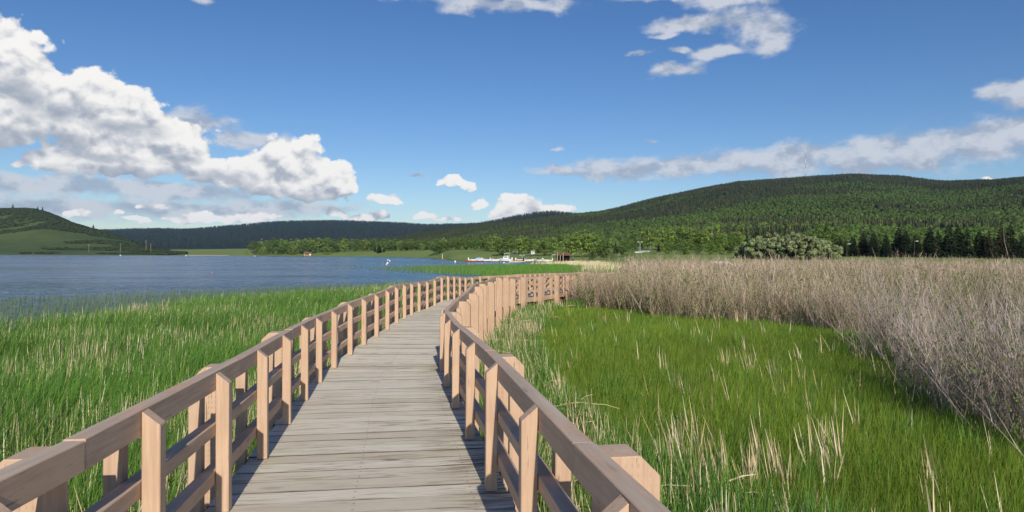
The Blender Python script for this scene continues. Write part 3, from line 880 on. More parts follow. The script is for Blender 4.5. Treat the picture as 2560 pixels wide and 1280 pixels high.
def round_template(seed, n=70, big=1.0):
    r = np.random.default_rng(seed); V = []; Fq = []; S = []
    for k in range(n):
        d = r.normal(0, 1, 3); d /= np.linalg.norm(d); rad = r.uniform(.55, 1.0) ** .5
        c = np.array([d[0] * .42 * rad, d[1] * .42 * rad, .58 + d[2] * .40 * rad])
        u = r.normal(0, 1, 3); u -= d * u.dot(d) * .92; u /= np.linalg.norm(u); w = np.cross(d, u); w /= np.linalg.norm(w)
        s = r.uniform(.075, .13) * big; b = len(V)
        V += [tuple(c - u * s - w * s * .8), tuple(c + u * s * .8 - w * s), tuple(c + u * s + w * s * .7), tuple(c - u * s * .9 + w * s)]
        Fq.append((b, b + 1, b + 2, b + 3)); S += [r.uniform(.88, 1.12)] * 4
    return np.array(V), np.array(Fq), np.array(S)

def scatter(T, P, H, W, C, rng=RNG):
    parts = []; which = rng.integers(0, len(T), len(P))
    for ti, (V, Fq, S) in enumerate(T):
        i = np.where(which == ti)[0]
        if not len(i): continue
        a = rng.uniform(0, 2 * math.pi, len(i)); ca, sa = np.cos(a)[:, None], np.sin(a)[:, None]
        x = (V[:, 0] * ca - V[:, 1] * sa) * W[i][:, None]; y = (V[:, 0] * sa + V[:, 1] * ca) * W[i][:, None]; z = V[:, 2] * H[i][:, None]
        vv = np.stack([x, y, z], -1) + P[i][:, None]
        ff = Fq[None] + (np.arange(len(i)) * len(V))[:, None, None]
        cc = C[i][:, None] * S[None, :, None]
        parts.append((vv.reshape(-1, 3), ff.reshape(-1, 4), cc.reshape(-1, 3)))
    return parts

def on_sheet(G, N, r0, r1, bias=1.0, c0=0.0, c1=1.0, rng=RNG):
    X, Y, Z = G; R_, C_ = X.shape
    u = (r0 + (r1 - r0) * rng.uniform(0, 1, N) ** bias) * (R_ - 1); v = (c0 + (c1 - c0) * rng.uniform(0, 1, N)) * (C_ - 1)
    i = np.minimum(u.astype(int), R_ - 2); j = np.minimum(v.astype(int), C_ - 2); fu = u - i; fv = v - j
    def s(A): return (A[i, j] * (1 - fu) + A[i + 1, j] * fu) * (1 - fv) + (A[i, j + 1] * (1 - fu) + A[i + 1, j + 1] * fu) * fv
    return np.stack([s(X), s(Y), s(Z)], -1), u / (R_ - 1)

SPR = [spruce_template(k) for k in range(5)]
SPRL = [spruce_template(k + 20, 4, 5) for k in range(4)]
RND = [round_template(k + 50) for k in range(5)]
RNDN = [round_template(k + 150, 240, .62) for k in range(5)]
SPRN = [spruce_template(k + 80, 13, 11) for k in range(4)]
# broad hill: poplars low on the slope, spruces towards the top
N = 80000
P, u = on_sheet(HILL, N, .0, .80, .66, 0, .80)
pxs = P[:, 0] / P[:, 1] * F + 1280
k = (pxs < 2900); P = P[k]; u = u[k]; N = len(P)
u = np.clip(u / (6 / 8.), 0, 1)
patch = fbm(P[:, 0] / 110, P[:, 1] / 160, 3, 71)
patch = .5 + (patch - .5) * 1.7
dec = patch + .62 * (1 - u) ** 1.5 > .83 + .09 * RNG.normal(0, 1, N)
C = np.where(dec[:, None], palette(N, [(.075, .125, .026), (.095, .145, .032), (.055, .095, .022), (.085, .115, .035)], .08), palette(N, [(.042, .058, .022), (.058, .072, .027), (.034, .048, .02), (.08, .078, .035)], .18))
C *= (.72 + .56 * fbm(P[:, 0] / 190 + 9, P[:, 1] / 260, 3, 77))[:, None] * np.array([1.04, 1.0, .98])
C *= (1.0 - .18 * np.clip((u - .3) / .3, 0, 1))[:, None]  # upper slope darkened in the tree colour to suggest cloud shadow
C[dec] *= (.95 + .5 * np.clip(1 - u[dec] / .3, 0, 1))[:, None]
parts = []
far_ = P[:, 1] > 620
for dd, cc_, rt, st in ((np.where(dec & far_)[0], np.where(~dec & far_)[0], RND, SPR), (np.where(dec & ~far_)[0], np.where(~dec & ~far_)[0], RNDN, SPRN)):
    H = RNG.uniform(4.4, 6.8, len(dd)); parts += scatter(rt, P[dd] - [0, 0, .5], H, H * RNG.uniform(.7, 1.0, len(dd)), C[dd])
    H = RNG.uniform(4.2, 8.0, len(cc_)) ; parts += scatter(st, P[cc_] - [0, 0, .5], H, H * RNG.uniform(.32, .48, len(cc_)), C[cc_])
stuff('forest', parts, M['needle'], 'mixed spruce and poplar forest covering the broad hill')
P, u = on_sheet(HILLF, 15000, .25, .90, .8); N = len(P); H = RNG.uniform(9, 17, N)
parts = scatter(SPRL, P, H, H * RNG.uniform(.4, .6, N), palette(N, [(.020, .030, .021), (.026, .037, .024)], .08))  # near-black tree colour carries the cloud shadow on the far hills
P, u = on_sheet(HILLM, 5000, .2, .85, .8); N = len(P); H = RNG.uniform(7, 12, N)
parts += scatter(SPRL, P, H, H * RNG.uniform(.4, .6, N), palette(N, [(.022, .035, .022), (.03, .045, .026)], .15))
stuff('spruce_forest', parts, M['needle'], 'spruce forest coloured dark for cloud shadow on the distant ridge')
# low dark bushes on the grassy hill, standing in for cloud shadow
P, u = on_sheet(HILLL, 22000, .12, .86, 1.0, .5, 1.0); N = len(P)
pat = fbm(P[:, 0] / 90 + 3, P[:, 1] / 60, 4, 81) + .40 * (u - .42) + np.clip((-P[:, 0] - 760) / 900, 0, .25)
k = pat > .53; P = P[k]; N = len(P); H = RNG.uniform(1.6, 3.4, N)
parts = scatter(RND, P - [0, 0, .8], H, H * RNG.uniform(1.8, 3.2, N), palette(N, [(.055, .085, .026), (.065, .098, .03), (.065, .09, .036)], .06))
stuff('shade_brush', parts, M['needle'], 'low bushes coloured dark for cloud shadow on the left grassy hill')
# ---------------------------------------------------------------- single trees
def limb_mesh(seed, H, trunk_h, W, r0, nlimb=9):
    r = random.Random(seed); mb = MB()
    lean = r.uniform(-.03, .03)
    pts = [(lean * H * t, .01 * H * math.sin(3 * t), H * t) for t in (0, .15, .35, .55, .75, .92)]
    mb.tube(pts, [r0 * (1.25 - t * 1.15) for t in (0, .15, .35, .55, .75, .98)], 7)
    for k in range(nlimb):
        t = r.uniform(trunk_h, .85); a = r.uniform(0, 6.28); L = W * r.uniform(.45, .9) * (1.1 - t * .5)
        p0 = Vector((lean * H * t, 0, H * t)); d = Vector((math.cos(a), math.sin(a), r.uniform(.4, 1.1))).normalized()
        mb.tube([p0, p0 + d * L * .5, p0 + d * L + Vector((0, 0, L * .15))], [r0 * .42, r0 * .26, r0 * .08], 5)
    return mb.mesh('trunk', smooth=True)

def leaf_cloud(centers, radii, per, size, cols, rng, squash=.8):
    C = np.repeat(centers, per, 0); R_ = np.repeat(radii, per)[:, None]
    d = rng.normal(0, 1, C.shape); d /= np.linalg.norm(d, axis=1, keepdims=True)
    p = C + d * R_ * rng.uniform(.35, 1.0, (len(C), 1)) ** .6 * np.array([1, 1, squash])
    u = rng.normal(0, 1, C.shape); u -= d * np.sum(u * d, 1, keepdims=True) * .8; u /= np.linalg.norm(u, axis=1, keepdims=True)
    w = np.cross(d, u); w /= np.linalg.norm(w, axis=1, keepdims=True)
    s = rng.uniform(.6, 1.25, (len(C), 1)) * size
    V = np.stack([p - u * s, p - w * s * .62, p + u * s, p + w * s * .62], 1).reshape(-1, 3)
    Fq = np.arange(len(V)).reshape(-1, 4)
    tone = np.repeat(rng.uniform(.72, 1.28, len(centers)), per)[:, None]
    c = palette(len(C), cols, .12, rng) * tone
    return V, Fq, np.repeat(c, 4, 0)

def crown_deciduous(seed, W, z0, n=60, per=26, cols=None, size=.026, columnar=False, dome=False, rad=1.0):
    """unit-height tree"""
    r = np.random.default_rng(seed); cs = []; rs = []
    while len(cs) < n:
        q = r.uniform(-1, 1, 3)
        if np.linalg.norm(q) > 1 or np.linalg.norm(q) < .35: continue
        a = math.atan2(q[1], q[0]); wob = 1 + .22 * math.sin(2 * a + seed) + .13 * math.sin(5 * a + 2 * seed)
        zz = (q[2] + 1) / 2
        prof = (1.0 if not columnar else .85) * (min(1, .55 + 1.1 * zz) if not dome else 1.0)
        cs.append((q[0] * W / 2 * wob * prof, q[1] * W / 2 * wob * prof, z0 + (1 - z0) * (zz * (.93 + .09 * math.sin(3 * a + seed)))))
        rs.append(r.uniform(.06, .115) * (1.0 if W < .9 else 1.2) * rad)
    return leaf_cloud(np.array(cs), np.array(rs), per, size, cols, r)

def conifer_parts(seed, cols, W=.42, layers=22):
    r = np.random.default_rng(seed); Vs = []; Fs = []; Cs = []; b = 0
    for l in range(layers):
        t = l / (layers - 1); z = .05 + .93 * t; rad = W * .5 * (1 - t) ** .8 + .012
        n = max(4, int(11 * (1 - t * .55)))
        for k in range(n):
            a = 2 * math.pi * (k + r.uniform(-.4, .4)) / n + l * 1.1; L = rad * r.uniform(.65, 1.15); dr = .10 * L + .05 * L * r.uniform(-1, 1)
            d = np.array([math.cos(a), math.sin(a), 0]); s = np.array([-d[1], d[0], 0]); w = L * .26 + .006
            z_ = z + r.uniform(-.012, .012)
            pts = [d * 0 + [0, 0, z_ + .02], d * L * .5 - s * w + [0, 0, z_ - dr * .6], d * L * .5 + s * w + [0, 0, z_ - dr * .6], d * L + [0, 0, z_ - dr],
                   d * L * .55 + [0, 0, z_ - dr * .3 - .035], d * L * .95 - s * w * .5 + [0, 0, z_ - dr - .03]]
            Vs += pts; Fs += [(b, b + 1, b + 3, b + 2), (b, b + 4, b + 5, b + 3)]; b += 6
            c = np.array(cols[r.integers(0, len(cols))]) * r.uniform(.7, 1.3); Cs += [c] * 6
    mb = MB().tube([(0, 0, 0), (0, 0, .5), (0, 0, 1.0)], [.017, .011, .002], 6)
    return mb.mesh('trunk', smooth=True), np_mesh('crown', np.array(Vs), np.array(Fs), col=np.clip(np.array(Cs), 0, 1))

POP = [(.23, .34, .065), (.27, .375, .075), (.19, .285, .058), (.25, .325, .09)]
ASH = [(.13, .21, .045), (.165, .25, .055), (.105, .17, .04)]
GRY = [(.17, .20, .10), (.21, .23, .13), (.14, .165, .085)]
DRK = [(.024, .042, .018), (.032, .052, .02), (.045, .06, .022)]
RUST = [(.040, .05, .02), (.055, .05, .022), (.03, .045, .018), (.072, .052, .026)]
SILV = [(.27, .35, .15), (.32, .40, .19), (.24, .31, .13), (.36, .43, .24)]
def dec_proto(seed, W, z0, cols, n=60, per=26, size=.026, columnar=False, bark='bark', dome=False, rad=1.0):
    v, f, c = crown_deciduous(seed, W, z0, n, per, cols, size, columnar, dome, rad)
    return (limb_mesh(seed, .95, max(.12, z0), W * .45, .016 if not dome else .02), np_mesh('crown', v, f, col=np.clip(c, 0, 1)), bark)
def con_proto(seed, cols, W):
    t, c = conifer_parts(seed, cols, W); return (t, c, 'bark')
PROTO = {
    'poplar': [dec_proto(1, .62, .08, POP, 80, bark='palebark', columnar=True), dec_proto(2, .7, .05, POP, 80, bark='palebark'), dec_proto(3, .55, .10, POP, 80, bark='palebark', columnar=True)],
    'ash': [dec_proto(4, .85, .05, ASH, 85), dec_proto(5, .78, .08, ASH, 80, columnar=True), dec_proto(6, .9, .03, ASH, 85)],
    'shrub': [dec_proto(7, 1.7, .02, GRY, 46, 24, .035, dome=True), dec_proto(8, 1.5, .02, POP, 46, 24, .035, dome=True)],
    'spruce': [con_proto(9, DRK, .46), con_proto(10, DRK, .52), con_proto(11, DRK, .40)],
    'rust': [con_proto(12, RUST, .50), con_proto(13, RUST, .44)],
    'silver': [dec_proto(14, 3.0, .0, SILV, 1300, 60, .042, dome=True, rad=.8)],
}
for k, L in PROTO.items():
    for t, c, b in L:
        t.materials.append(M[b]); c.materials.append(M['needle'] if k in ('spruce', 'rust') else M['leaf'])
NAMES = {'poplar': ('poplar_tree', 'light green poplar'), 'ash': ('broadleaf_tree', 'deep green leafy tree'), 'shrub': ('shrub', 'grey green shrub'),
         'spruce': ('spruce_tree', 'dark spruce'), 'rust': ('spruce_tree', 'rust tinged spruce'), 'silver': ('willow_bush', 'big silvery domed willow')}

def surf_z(x, y, grids):
    best = None
    for X, Y, Z in grids:
        px = x / y * F + 1280
        pxs = X[0] / Y[0] * F + 1280
        if px < pxs[0] or px > pxs[-1]: continue
        j = int(np.clip(np.searchsorted(pxs, px), 1, len(pxs) - 1))
        col = Y[:, j]
        if y < col[0] or y > col[-1]: continue
        z = float(np.interp(y, col, Z[:, j]))
        best = z if best is None else max(best, z)
    return -1.4 if best is None else best
GRIDS = [LAND, LANDR, HILL]

def plant(kind, px, topy, Y, wide=1.0, variant=None, label=None, group=None, zb=None):
    x, y, zt = at(px, topy, Y)
    if zb is None: zb = surf_z(x, y, GRIDS) - .15
    H = max(1.0, zt - zb)
    if kind in ('poplar', 'ash'): wide *= 1.3
    if kind in ('spruce', 'rust') and Y < 230: wide *= 1.25
    L = PROTO[kind]; v = L[variant if variant is not None else plant.c % len(L)]; plant.c += 1
    nm, desc = NAMES[kind]
    r = empty(nm, (x, y, zb), random.uniform(0, 6.28))
    r.scale = (H * wide, H * wide, H)
    tag(r, label or desc, {'poplar': 'tree', 'ash': 'tree', 'shrub': 'shrub', 'spruce': 'tree', 'rust': 'tree', 'silver': 'willow'}[kind], group)
    link('trunk', v[0], None, r); link('crown', v[1], None, r)
    return r
plant.c = 0

ORD = ['nearest', 'second', 'third', 'fourth', 'fifth', 'sixth', 'seventh', 'eighth', 'ninth', 'tenth', 'eleventh', 'twelfth', 'thirteenth', 'fourteenth', 'fifteenth', 'sixteenth',
       'seventeenth', 'eighteenth', 'nineteenth', 'twentieth', 'twenty first', 'twenty second', 'twenty third', 'twenty fourth', 'twenty fifth', 'twenty sixth', 'twenty seventh', 'twenty eighth', 'twenty ninth', 'thirtieth']
def zone(rows, landmark, lx, Yd, group, extra=''):
    """label the trees of a zone by kind and by rank from a landmark"""
    cnt = {}
    for row in sorted(rows, key=lambda r: abs(r[1] - lx)):
        kind, px, ty = row[:3]; wide = row[3] if len(row) > 3 else 1.0; Y = row[4] if len(row) > 4 else Yd
        side = 'left' if px < lx else 'right'
        k = (kind, side); i = cnt.get(k, 0); cnt[k] = i + 1
        rank = 'first' if i == 0 else ORD[i]
        plant(kind, px, ty - (4 if kind in ('poplar', 'ash') else 0), Y, wide, label=f"{extra}{NAMES[kind][1]}, {rank} {side} of {landmark}", group=group)

A = [('shrub', 618, 627, .8, 868), ('ash', 650, 612, .9, 880), ('shrub', 640, 627, 1.0, 848), ('ash', 671, 610, 1.0, 880), ('ash', 695, 604, .9, 865), ('shrub', 692, 630, .9, 838),
     ('poplar', 726, 602, 1.25, 870), ('poplar', 745, 600, 1.2, 870), ('poplar', 731, 617, 1.2, 838), ('poplar', 772, 599, 1.2, 870), ('poplar', 795, 594, 1.3, 880), ('ash', 815, 596, 1.0, 880),
     ('poplar', 815, 616, 1.5, 815), ('ash', 842, 600, 1.0, 860), ('poplar', 866, 596, 1.2, 870), ('ash', 889, 600, 1.0, 860), ('poplar', 911, 600, 1.1, 860), ('ash', 932, 597, 1.0, 850),
     ('poplar', 657, 620, 1.2, 850), ('ash', 758, 606, 1.0, 850), ('ash', 780, 606, 1.0, 850), ('ash', 830, 606, 1.0, 850), ('poplar', 855, 604, 1.1, 850), ('ash', 712, 608, 1.0, 860)]
rx = random.Random(21)
A += [(('ash', 'poplar', 'ash')[k % 3], 640 + 15 * k + rx.uniform(-4, 4), 604 + rx.uniform(-4, 4) - (2 if 750 < 640 + 15 * k < 850 else 0), 1.1, 900 + rx.uniform(-10, 40)) for k in range(21)]
zone(A, 'the brown far shore cabin', 766, 830, 'trees on the far lakeshore')
B1 = [('ash', 958, 600, 1.0, 800), ('ash', 975, 606, 1.0, 790), ('poplar', 1000, 604, 1.0, 790), ('ash', 1030, 602, 1.0, 760), ('poplar', 1055, 612, 1.0, 700), ('ash', 1064, 612, 1.0, 720), ('spruce', 938, 612, 1.2, 790), ('spruce', 948, 611, 1.6, 765),
      ('spruce', 960, 617, 1.2, 765), ('ash', 1015, 606, 1.0, 770), ('ash', 1042, 605, 1.0, 760), ('poplar', 985, 602, 1.0, 800)]
B1 += [(('ash', 'poplar')[k % 2], 960 + 14 * k + rx.uniform(-4, 4), 604 + rx.uniform(-4, 4), 1.1, 820 - 12 * k) for k in range(9)]
zone(B1, 'the white spit pole', 1106, 740, 'trees on the meadow shore')
B2 = [('ash', 1086, 612, 1.1, 560), ('ash', 1100, 607, 1.1, 520), ('ash', 1118, 606, 1.0, 520), ('ash', 1143, 598, 1.0, 500), ('ash', 1167, 598, 1.0, 490), ('ash', 1190, 597, 1.0, 470), ('ash', 1216, 594, 1.1, 440),
      ('poplar', 1236, 588, .9, 420), ('ash', 1257, 600, 1.2, 355), ('poplar', 1302, 594, 1.15, 370), ('ash', 1322, 598, .9, 380), ('poplar', 1344, 600, .8, 350), ('poplar', 1382, 592, 1.0, 350), ('ash', 1362, 606, .9, 345), ('ash', 1278, 600, .9, 400)]
B2 += [(('ash', 'poplar', 'ash')[k % 3], 1092 + 17 * k + rx.uniform(-5, 5), 596 + rx.uniform(-6, 6), 1.0, 540 - 7 * k) for k in range(19)]
zone(B2, 'the docked boats', 1270, 400, 'trees above the boat docks')
C1 = [('poplar', 1411, 602, 1.0, 320), ('poplar', 1432, 578, .95, 320), ('poplar', 1461, 577, .95, 320), ('poplar', 1484, 585, .9, 320), ('spruce', 1518, 599, .9, 300), ('spruce', 1539, 603, 1.0, 300), ('ash', 1566, 596, .9, 310),
      ('ash', 1500, 590, .9, 330), ('ash', 1588, 586, .9, 320)]
zone(C1, 'the brown boathouse', 1409, 320, 'trees behind the boathouse')
C2 = [('poplar', 1622, 566, .8, 290), ('poplar', 1653, 572, .8, 285), ('rust', 1647, 608, 1.2, 262), ('poplar', 1671, 566, .8, 285), ('ash', 1692, 566, .8, 290), ('poplar', 1720, 563, .8, 285), ('ash', 1741, 574, .9, 285),
      ('poplar', 1758, 572, .8, 280), ('poplar', 1781, 559, .75, 285), ('ash', 1747, 612, 1.3, 255), ('poplar', 1805, 580, .8, 280), ('ash', 1828, 582, .9, 285), ('poplar', 1848, 576, .8, 285), ('ash', 1605, 600, .9, 290)]
C2 += [(('shrub', 'ash')[k % 2], 1478 + 27 * k + rx.uniform(-6, 6), (624 if k % 2 == 0 else 604) + rx.uniform(-5, 5), 1.0, 235 + rx.uniform(-10, 10)) for k in range(15) if not 1590 < 1478 + 27 * k < 1625]
zone(C2, 'the white trailer', 1603, 285, 'trees between trailer and silver willow')
D1 = [('spruce', 1867, 583, 1.0, 245), ('rust', 1893, 563, 1.0, 250), ('spruce', 1912, 568, 1.0, 250), ('rust', 1928, 563, 1.0, 250), ('spruce', 1945, 568, 1.0, 252), ('rust', 1961, 565, 1.0, 250), ('rust', 1992, 571, 1.0, 250), ('rust', 2010, 586, 1.0, 245), ('spruce', 1975, 574, 1.0, 248),
      ('ash', 2045, 575, .9, 240), ('ash', 2066, 556, .9, 245), ('ash', 2094, 572, .9, 240), ('spruce', 1881, 576, 1.0, 248)]
zone(D1, 'the silver willow centre', 1965, 248, 'conifers around the silver willow')
D2 = [('spruce', 2131, 590, 1.2, 215), ('rust', 2157, 576, 1.1, 220), ('spruce', 2184, 577, 1.1, 215), ('ash', 2214, 573, .8, 235), ('spruce', 2247, 566, 1.2, 215), ('spruce', 2264, 572, 1.1, 212), ('ash', 2293, 574, .8, 235), ('spruce', 2324, 565, 1.2, 210),
      ('spruce', 2345, 574, 1.1, 212), ('spruce', 2372, 556, 1.1, 210), ('spruce', 2395, 561, 1.1, 210), ('spruce', 2417, 567, 1.1, 208), ('ash', 2432, 572, .8, 230), ('spruce', 2449, 572, 1.1, 208), ('rust', 2472, 578, 1.1, 205),
      ('rust', 2503, 563, 1.1, 205), ('spruce', 2526, 556, 1.1, 205), ('spruce', 2556, 585, 1.1, 203), ('spruce', 2590, 570, 1.1, 205), ('spruce', 2114, 600, 1.1, 215), ('spruce', 2218, 590, 1.1, 212), ('spruce', 2295, 588, 1.1, 210), ('spruce', 2485, 590, 1.1, 205), ('spruce', 2640, 560, 1.1, 205)]
D3 = [('spruce', 2104 + 27 * k + rx.uniform(-6, 6), 588 + rx.uniform(-8, 8), 1.25, 224) for k in range(19)]
zone(D2, 'the silver willow', 2075, 210, 'dark spruces behind the willow thicket')
zone(D3, 'the lamp post among the spruces', 2286, 224, 'dark spruces behind the willow thicket', 'back row ')
plant('silver', 1965, 585, 190, 1.0, 0, 'big silvery domed willow rising behind the bare thicket', zb=-1.2)
# lone trees on the left hill
for i, (px, ty, by, Y, w, lab) in enumerate([(32, 512, 524, 1500, 1.0, 'lone dark conifer on the crest of the left grassy hill'),
                                      (94, 519, 525, 1480, 1.0, 'small dark conifer at the shoulder of the left grassy hill'), (106, 520, 528, 1480, .9, 'smaller dark conifer right beside the shoulder conifer'),
                                      (233, 565, 574, 1320, 1.6, 'dark bushy tree alone on the descending hill ridge')]):
    x, y, zt = at(px, ty, Y)
    plant('spruce', px, ty - 4, Y, w, label=lab, zb=zpix(px, by + 3, Y))

# ---------------------------------------------------------------- boats, docks, buildings
M['white'] = plain('white_gelcoat', (.78, .78, .76), .25, .5, .06)
M['navy'] = plain('navy_canvas', (.03, .035, .07), .8, .2, .2)
M['black'] = plain('black_canvas', (.022, .022, .026), .8, .2, .2)
M['bluecover'] = plain('blue_cover', (.22, .42, .72), .7, .2, .1)
M['glass'] = plain('tinted_glass', (.05, .07, .09), .1, .6, .1)
M['redwood'] = plain('red_stained_wood', (.19, .05, .045), .8, .2, .25)
M['brownwood'] = plain('brown_stained_wood', (.15, .075, .05), .75, .2, .25)
M['greywood'] = plain('grey_dock_wood', (.42, .36, .30), .85, .2, .2)
M['pale'] = plain('pale_post', (.55, .45, .36), .7, .2, .15)
M['metal'] = plain('galvanised_metal', (.5, .5, .5), .4, .5, .1, metallic=.6)
M['alu'] = plain('aluminium', (.62, .64, .65), .35, .5, .08, metallic=.3)
M['roof'] = plain('brown_shingles', (.17, .10, .075), .9, .1, .25)
M['tanwall'] = plain('tan_siding', (.52, .36, .18), .8, .2, .15)
M['orange'] = plain('orange_paint', (.70, .16, .04), .5, .3, .1)
M['red'] = plain('red_paint', (.55, .07, .05), .5, .3, .1)
M['dark'] = plain('dark_recess', (.02, .017, .015), .9, .1, .2)

def hull_rings(L, W, Hh, n=9):
    rings = []
    for i in range(n):
        t = i / (n - 1); x = -L / 2 + L * t
        w = W / 2 * (1 - max(0, (t - .45) / .55) ** 2.2) * (.92 + .08 * min(1, t * 5)) + .02
        sh = Hh * (1 + .28 * t * t); k = .05 + Hh * .55 * max(0, (t - .6) / .4) ** 2
        rings.append([(x, -w, sh), (x, -w * .86, Hh * .35 + k * .3), (x, 0, k - .25), (x, w * .86, Hh * .35 + k * .3), (x, w, sh), (x, 0, sh + .04)])
    return rings
def boat(px, Y, L, label, ang=0.0, canopy=None, cabin=False, W=2.2, Hh=.85, cover=None, motor=True, mast=False):
    x, y, _ = at(px, 650, Y)
    r = empty('motor_boat' if not cabin else 'cabin_cruiser', (x, y, WATER_Z), ang)
    r.scale = (1.12, 1.3, 1.3)
    tag(r, label, 'boat', 'boats moored at the docks')
    link('hull', MB().loft(hull_rings(L, W, Hh)).mesh('hull'), M['white'], r)
    ws = MB().prism([(.05 * L, Hh * 1.04), (.16 * L, Hh * 1.06), (.06 * L, Hh + .55), (.045 * L, Hh + .55)], -W * .36, W * .36, 'y')
    # prism along y: profile is (x, z)
    link('windscreen', ws.mesh('windscreen'), M['glass'], r)
    if cabin:
        cbm = MB().prism([(-.28 * L, Hh * 1.05), (.20 * L, Hh * 1.08), (.10 * L, Hh + .95), (-.26 * L, Hh + 1.05)], -W * .38, W * .38, 'y')
        cbo = link('cabin', cbm.mesh('cabin'), M['white'], r)
        link('window', MB().box(-.20 * L, .07 * L, -W * .39, W * .39, Hh + .45, Hh + .78).mesh('window'), M['glass'], cbo)
        link('hardtop', MB().box(-.30 * L, .08 * L, -W * .42, W * .42, Hh + 1.75, Hh + 1.85).mesh('hardtop', bevel=.03), M['white'], r)
        for sx in (-.27, .05):
            for sy in (-1, 1):
                link('hardtop_post', MB().tube([(sx * L, sy * W * .36, Hh + .9), (sx * L, sy * W * .38, Hh + 1.76)], [.035, .035], 6).mesh('hardtop_post'), M['alu'], r)
    if mast:
        link('mast', MB().tube([(-.32 * L, 0, Hh), (-.32 * L, 0, Hh + 3.0)], [.05, .03], 6).mesh('mast'), M['alu'], r)
    if canopy:
        pr_ = [(-.38 * L, Hh + .95), (-.36 * L, Hh + 1.2), (-.1 * L, Hh + 1.36), (.16 * L, Hh + 1.15), (.18 * L, Hh + .9), (-.1 * L, Hh + 1.2)]
        link('canopy', MB().prism(pr_, -W * .45, W * .45, 'y').mesh('canopy'), M[canopy], r)
        for sx in (-.34, .12):
            for sy in (-1, 1):
                link('canopy_post', MB().tube([(sx * L, sy * W * .42, Hh), (sx * L, sy * W * .42, Hh + 1.1)], [.03, .03], 6).mesh('canopy_post'), M['alu'], r)
    if cover:
        pr_ = [(-.45 * L, Hh * 1.03), (-.42 * L, Hh + .35), (-.05 * L, Hh + .62), (.2 * L, Hh + .4), (.34 * L, Hh * 1.15)]
        link('cover', MB().prism(pr_, -W * .44, W * .44, 'y').mesh('cover', bevel=.04), M[cover], r)
    if motor:
        link('outboard_motor', MB().prism([(-.5 * L - .42, .5), (-.5 * L - .06, .5), (-.5 * L - .02, Hh + .35), (-.5 * L - .1, Hh + .55), (-.5 * L - .45, Hh + .5)], -.17, .17, 'y').mesh('outboard_motor', bevel=.03), M['black'] if px % 2 else M['white'], r)
    return r
boat(1184, 283, 3.4, 'small white runabout behind the dark red dock', .2)
boat(1199, 285, 3.6, 'white boat under a light blue cover at the dark red dock', .1, cover='bluecover')
boat(1220, 281, 4.2, 'low white speedboat between red dock and canopied boat', .3)
boat(1240, 283, 3.9, 'white boat with a black canopy left of the cabin cruiser', .1, canopy='black')
boat(1264, 280, 4.5, 'largest white cabin cruiser with hardtop and short mast', 2.9, cabin=True, mast=True, W=2.0, Hh=1.0)
boat(1302, 285, 3.4, 'white speedboat behind the pale floating dock', .15)
boat(1325, 281, 4.4, 'wide white boat under a long dark navy canopy', .1, canopy='navy')
boat(1346, 279, 3.2, 'white boat with windscreen right of the navy canopy boat', 2.6)
boat(1366, 277, 3.9, 'white fishing boat at the right end of the docks', 3.0)

def dock(px0, px1, Y, depth, top, mat, label, side=None, z0=WATER_Z - .3):
    x0 = (px0 - 1280) / F * Y; x1 = (px1 - 1280) / F * Y
    r = empty('floating_dock', ((x0 + x1) / 2, Y, WATER_Z)); h = (x1 - x0) / 2
    tag(r, label, 'dock', 'docks of the small marina')
    link('deck', MB().box(-h, h, 0, depth, top - .09, top).mesh('deck'), M[mat], r)
    link('fascia', MB().box(-h, h, -.06, -.002, -.1, top - .01).mesh('fascia'), M[side or mat], r)
    for k in range(4):
        xx = -h + .2 + (2 * h - .4) * k / 3
        link('post', MB().tube([(xx, depth * .5, -1.1), (xx, depth * .5, top + .5)], [.07, .07], 7).mesh('post'), M[side or mat], r)
dock(1160, 1210, 279, 1.6, .55, 'greywood', 'dock with dark red side boards left of the boats', 'redwood')
dock(1272, 1316, 277.5, 1.5, .5, 'pale', 'long pale floating dock between cruiser and navy canopy boat')
dock(1314, 1358, 274.5, 1.4, .45, 'greywood', 'dark brown dock at the right end of the boats', 'brownwood')

# timber boathouse deck
Yb = 262.0
x0, _, _ = at(1393, 650, Yb); x1, _, _ = at(1425, 650, Yb)
zg = -1.0
bh = empty('boathouse', ((x0 + x1) / 2, Yb, zg)); w = (x1 - x0) / 2
tag(bh, 'brown timber boathouse with a raised railed deck on posts', 'boathouse')
link('floor', MB().box(-w - .6, w + .3, -1.2, 3.6, 0, .25).mesh('floor'), M['brownwood'], bh)
link('upper_deck', MB().box(-w, w, -1.0, 3.4, 2.35, 2.6).mesh('upper_deck'), M['brownwood'], bh)
for k, xx in enumerate((-w + .08, -w * .55, -w * .1, w - .08)):
    link('post', MB().box(xx - .09, xx + .09, -1.0, -.82, .25, 2.35).mesh('post'), M['pale'] if k < 3 else M['brownwood'], bh)
link('back_wall', MB().box(-w, w, 3.0, 3.2, .25, 2.35).mesh('back_wall'), M['dark'], bh)
link('side_wall', MB().box(w * .05, w, .6, .75, .25, 2.35).mesh('side_wall'), M['dark'], bh)
link('front_railing', MB().box(-w, w, -1.06, -1.0, 2.75, 3.35).box(-w, w, -1.10, -.96, 3.36, 3.46).mesh('front_railing'), M['brownwood'], bh)
for xx in (-w, -w * .1, w * .45, w):
    link('railing_post', MB().box(xx - .07, xx + .07, -1.16, -1.07, 2.3, 3.55).mesh('railing_post'), M['pale'] if xx < w * .2 else M['brownwood'], bh)
boat(1430, 258, 3.4, 'small white skiff drawn up beside the boathouse', .4, motor=False, W=1.5, Hh=.55)

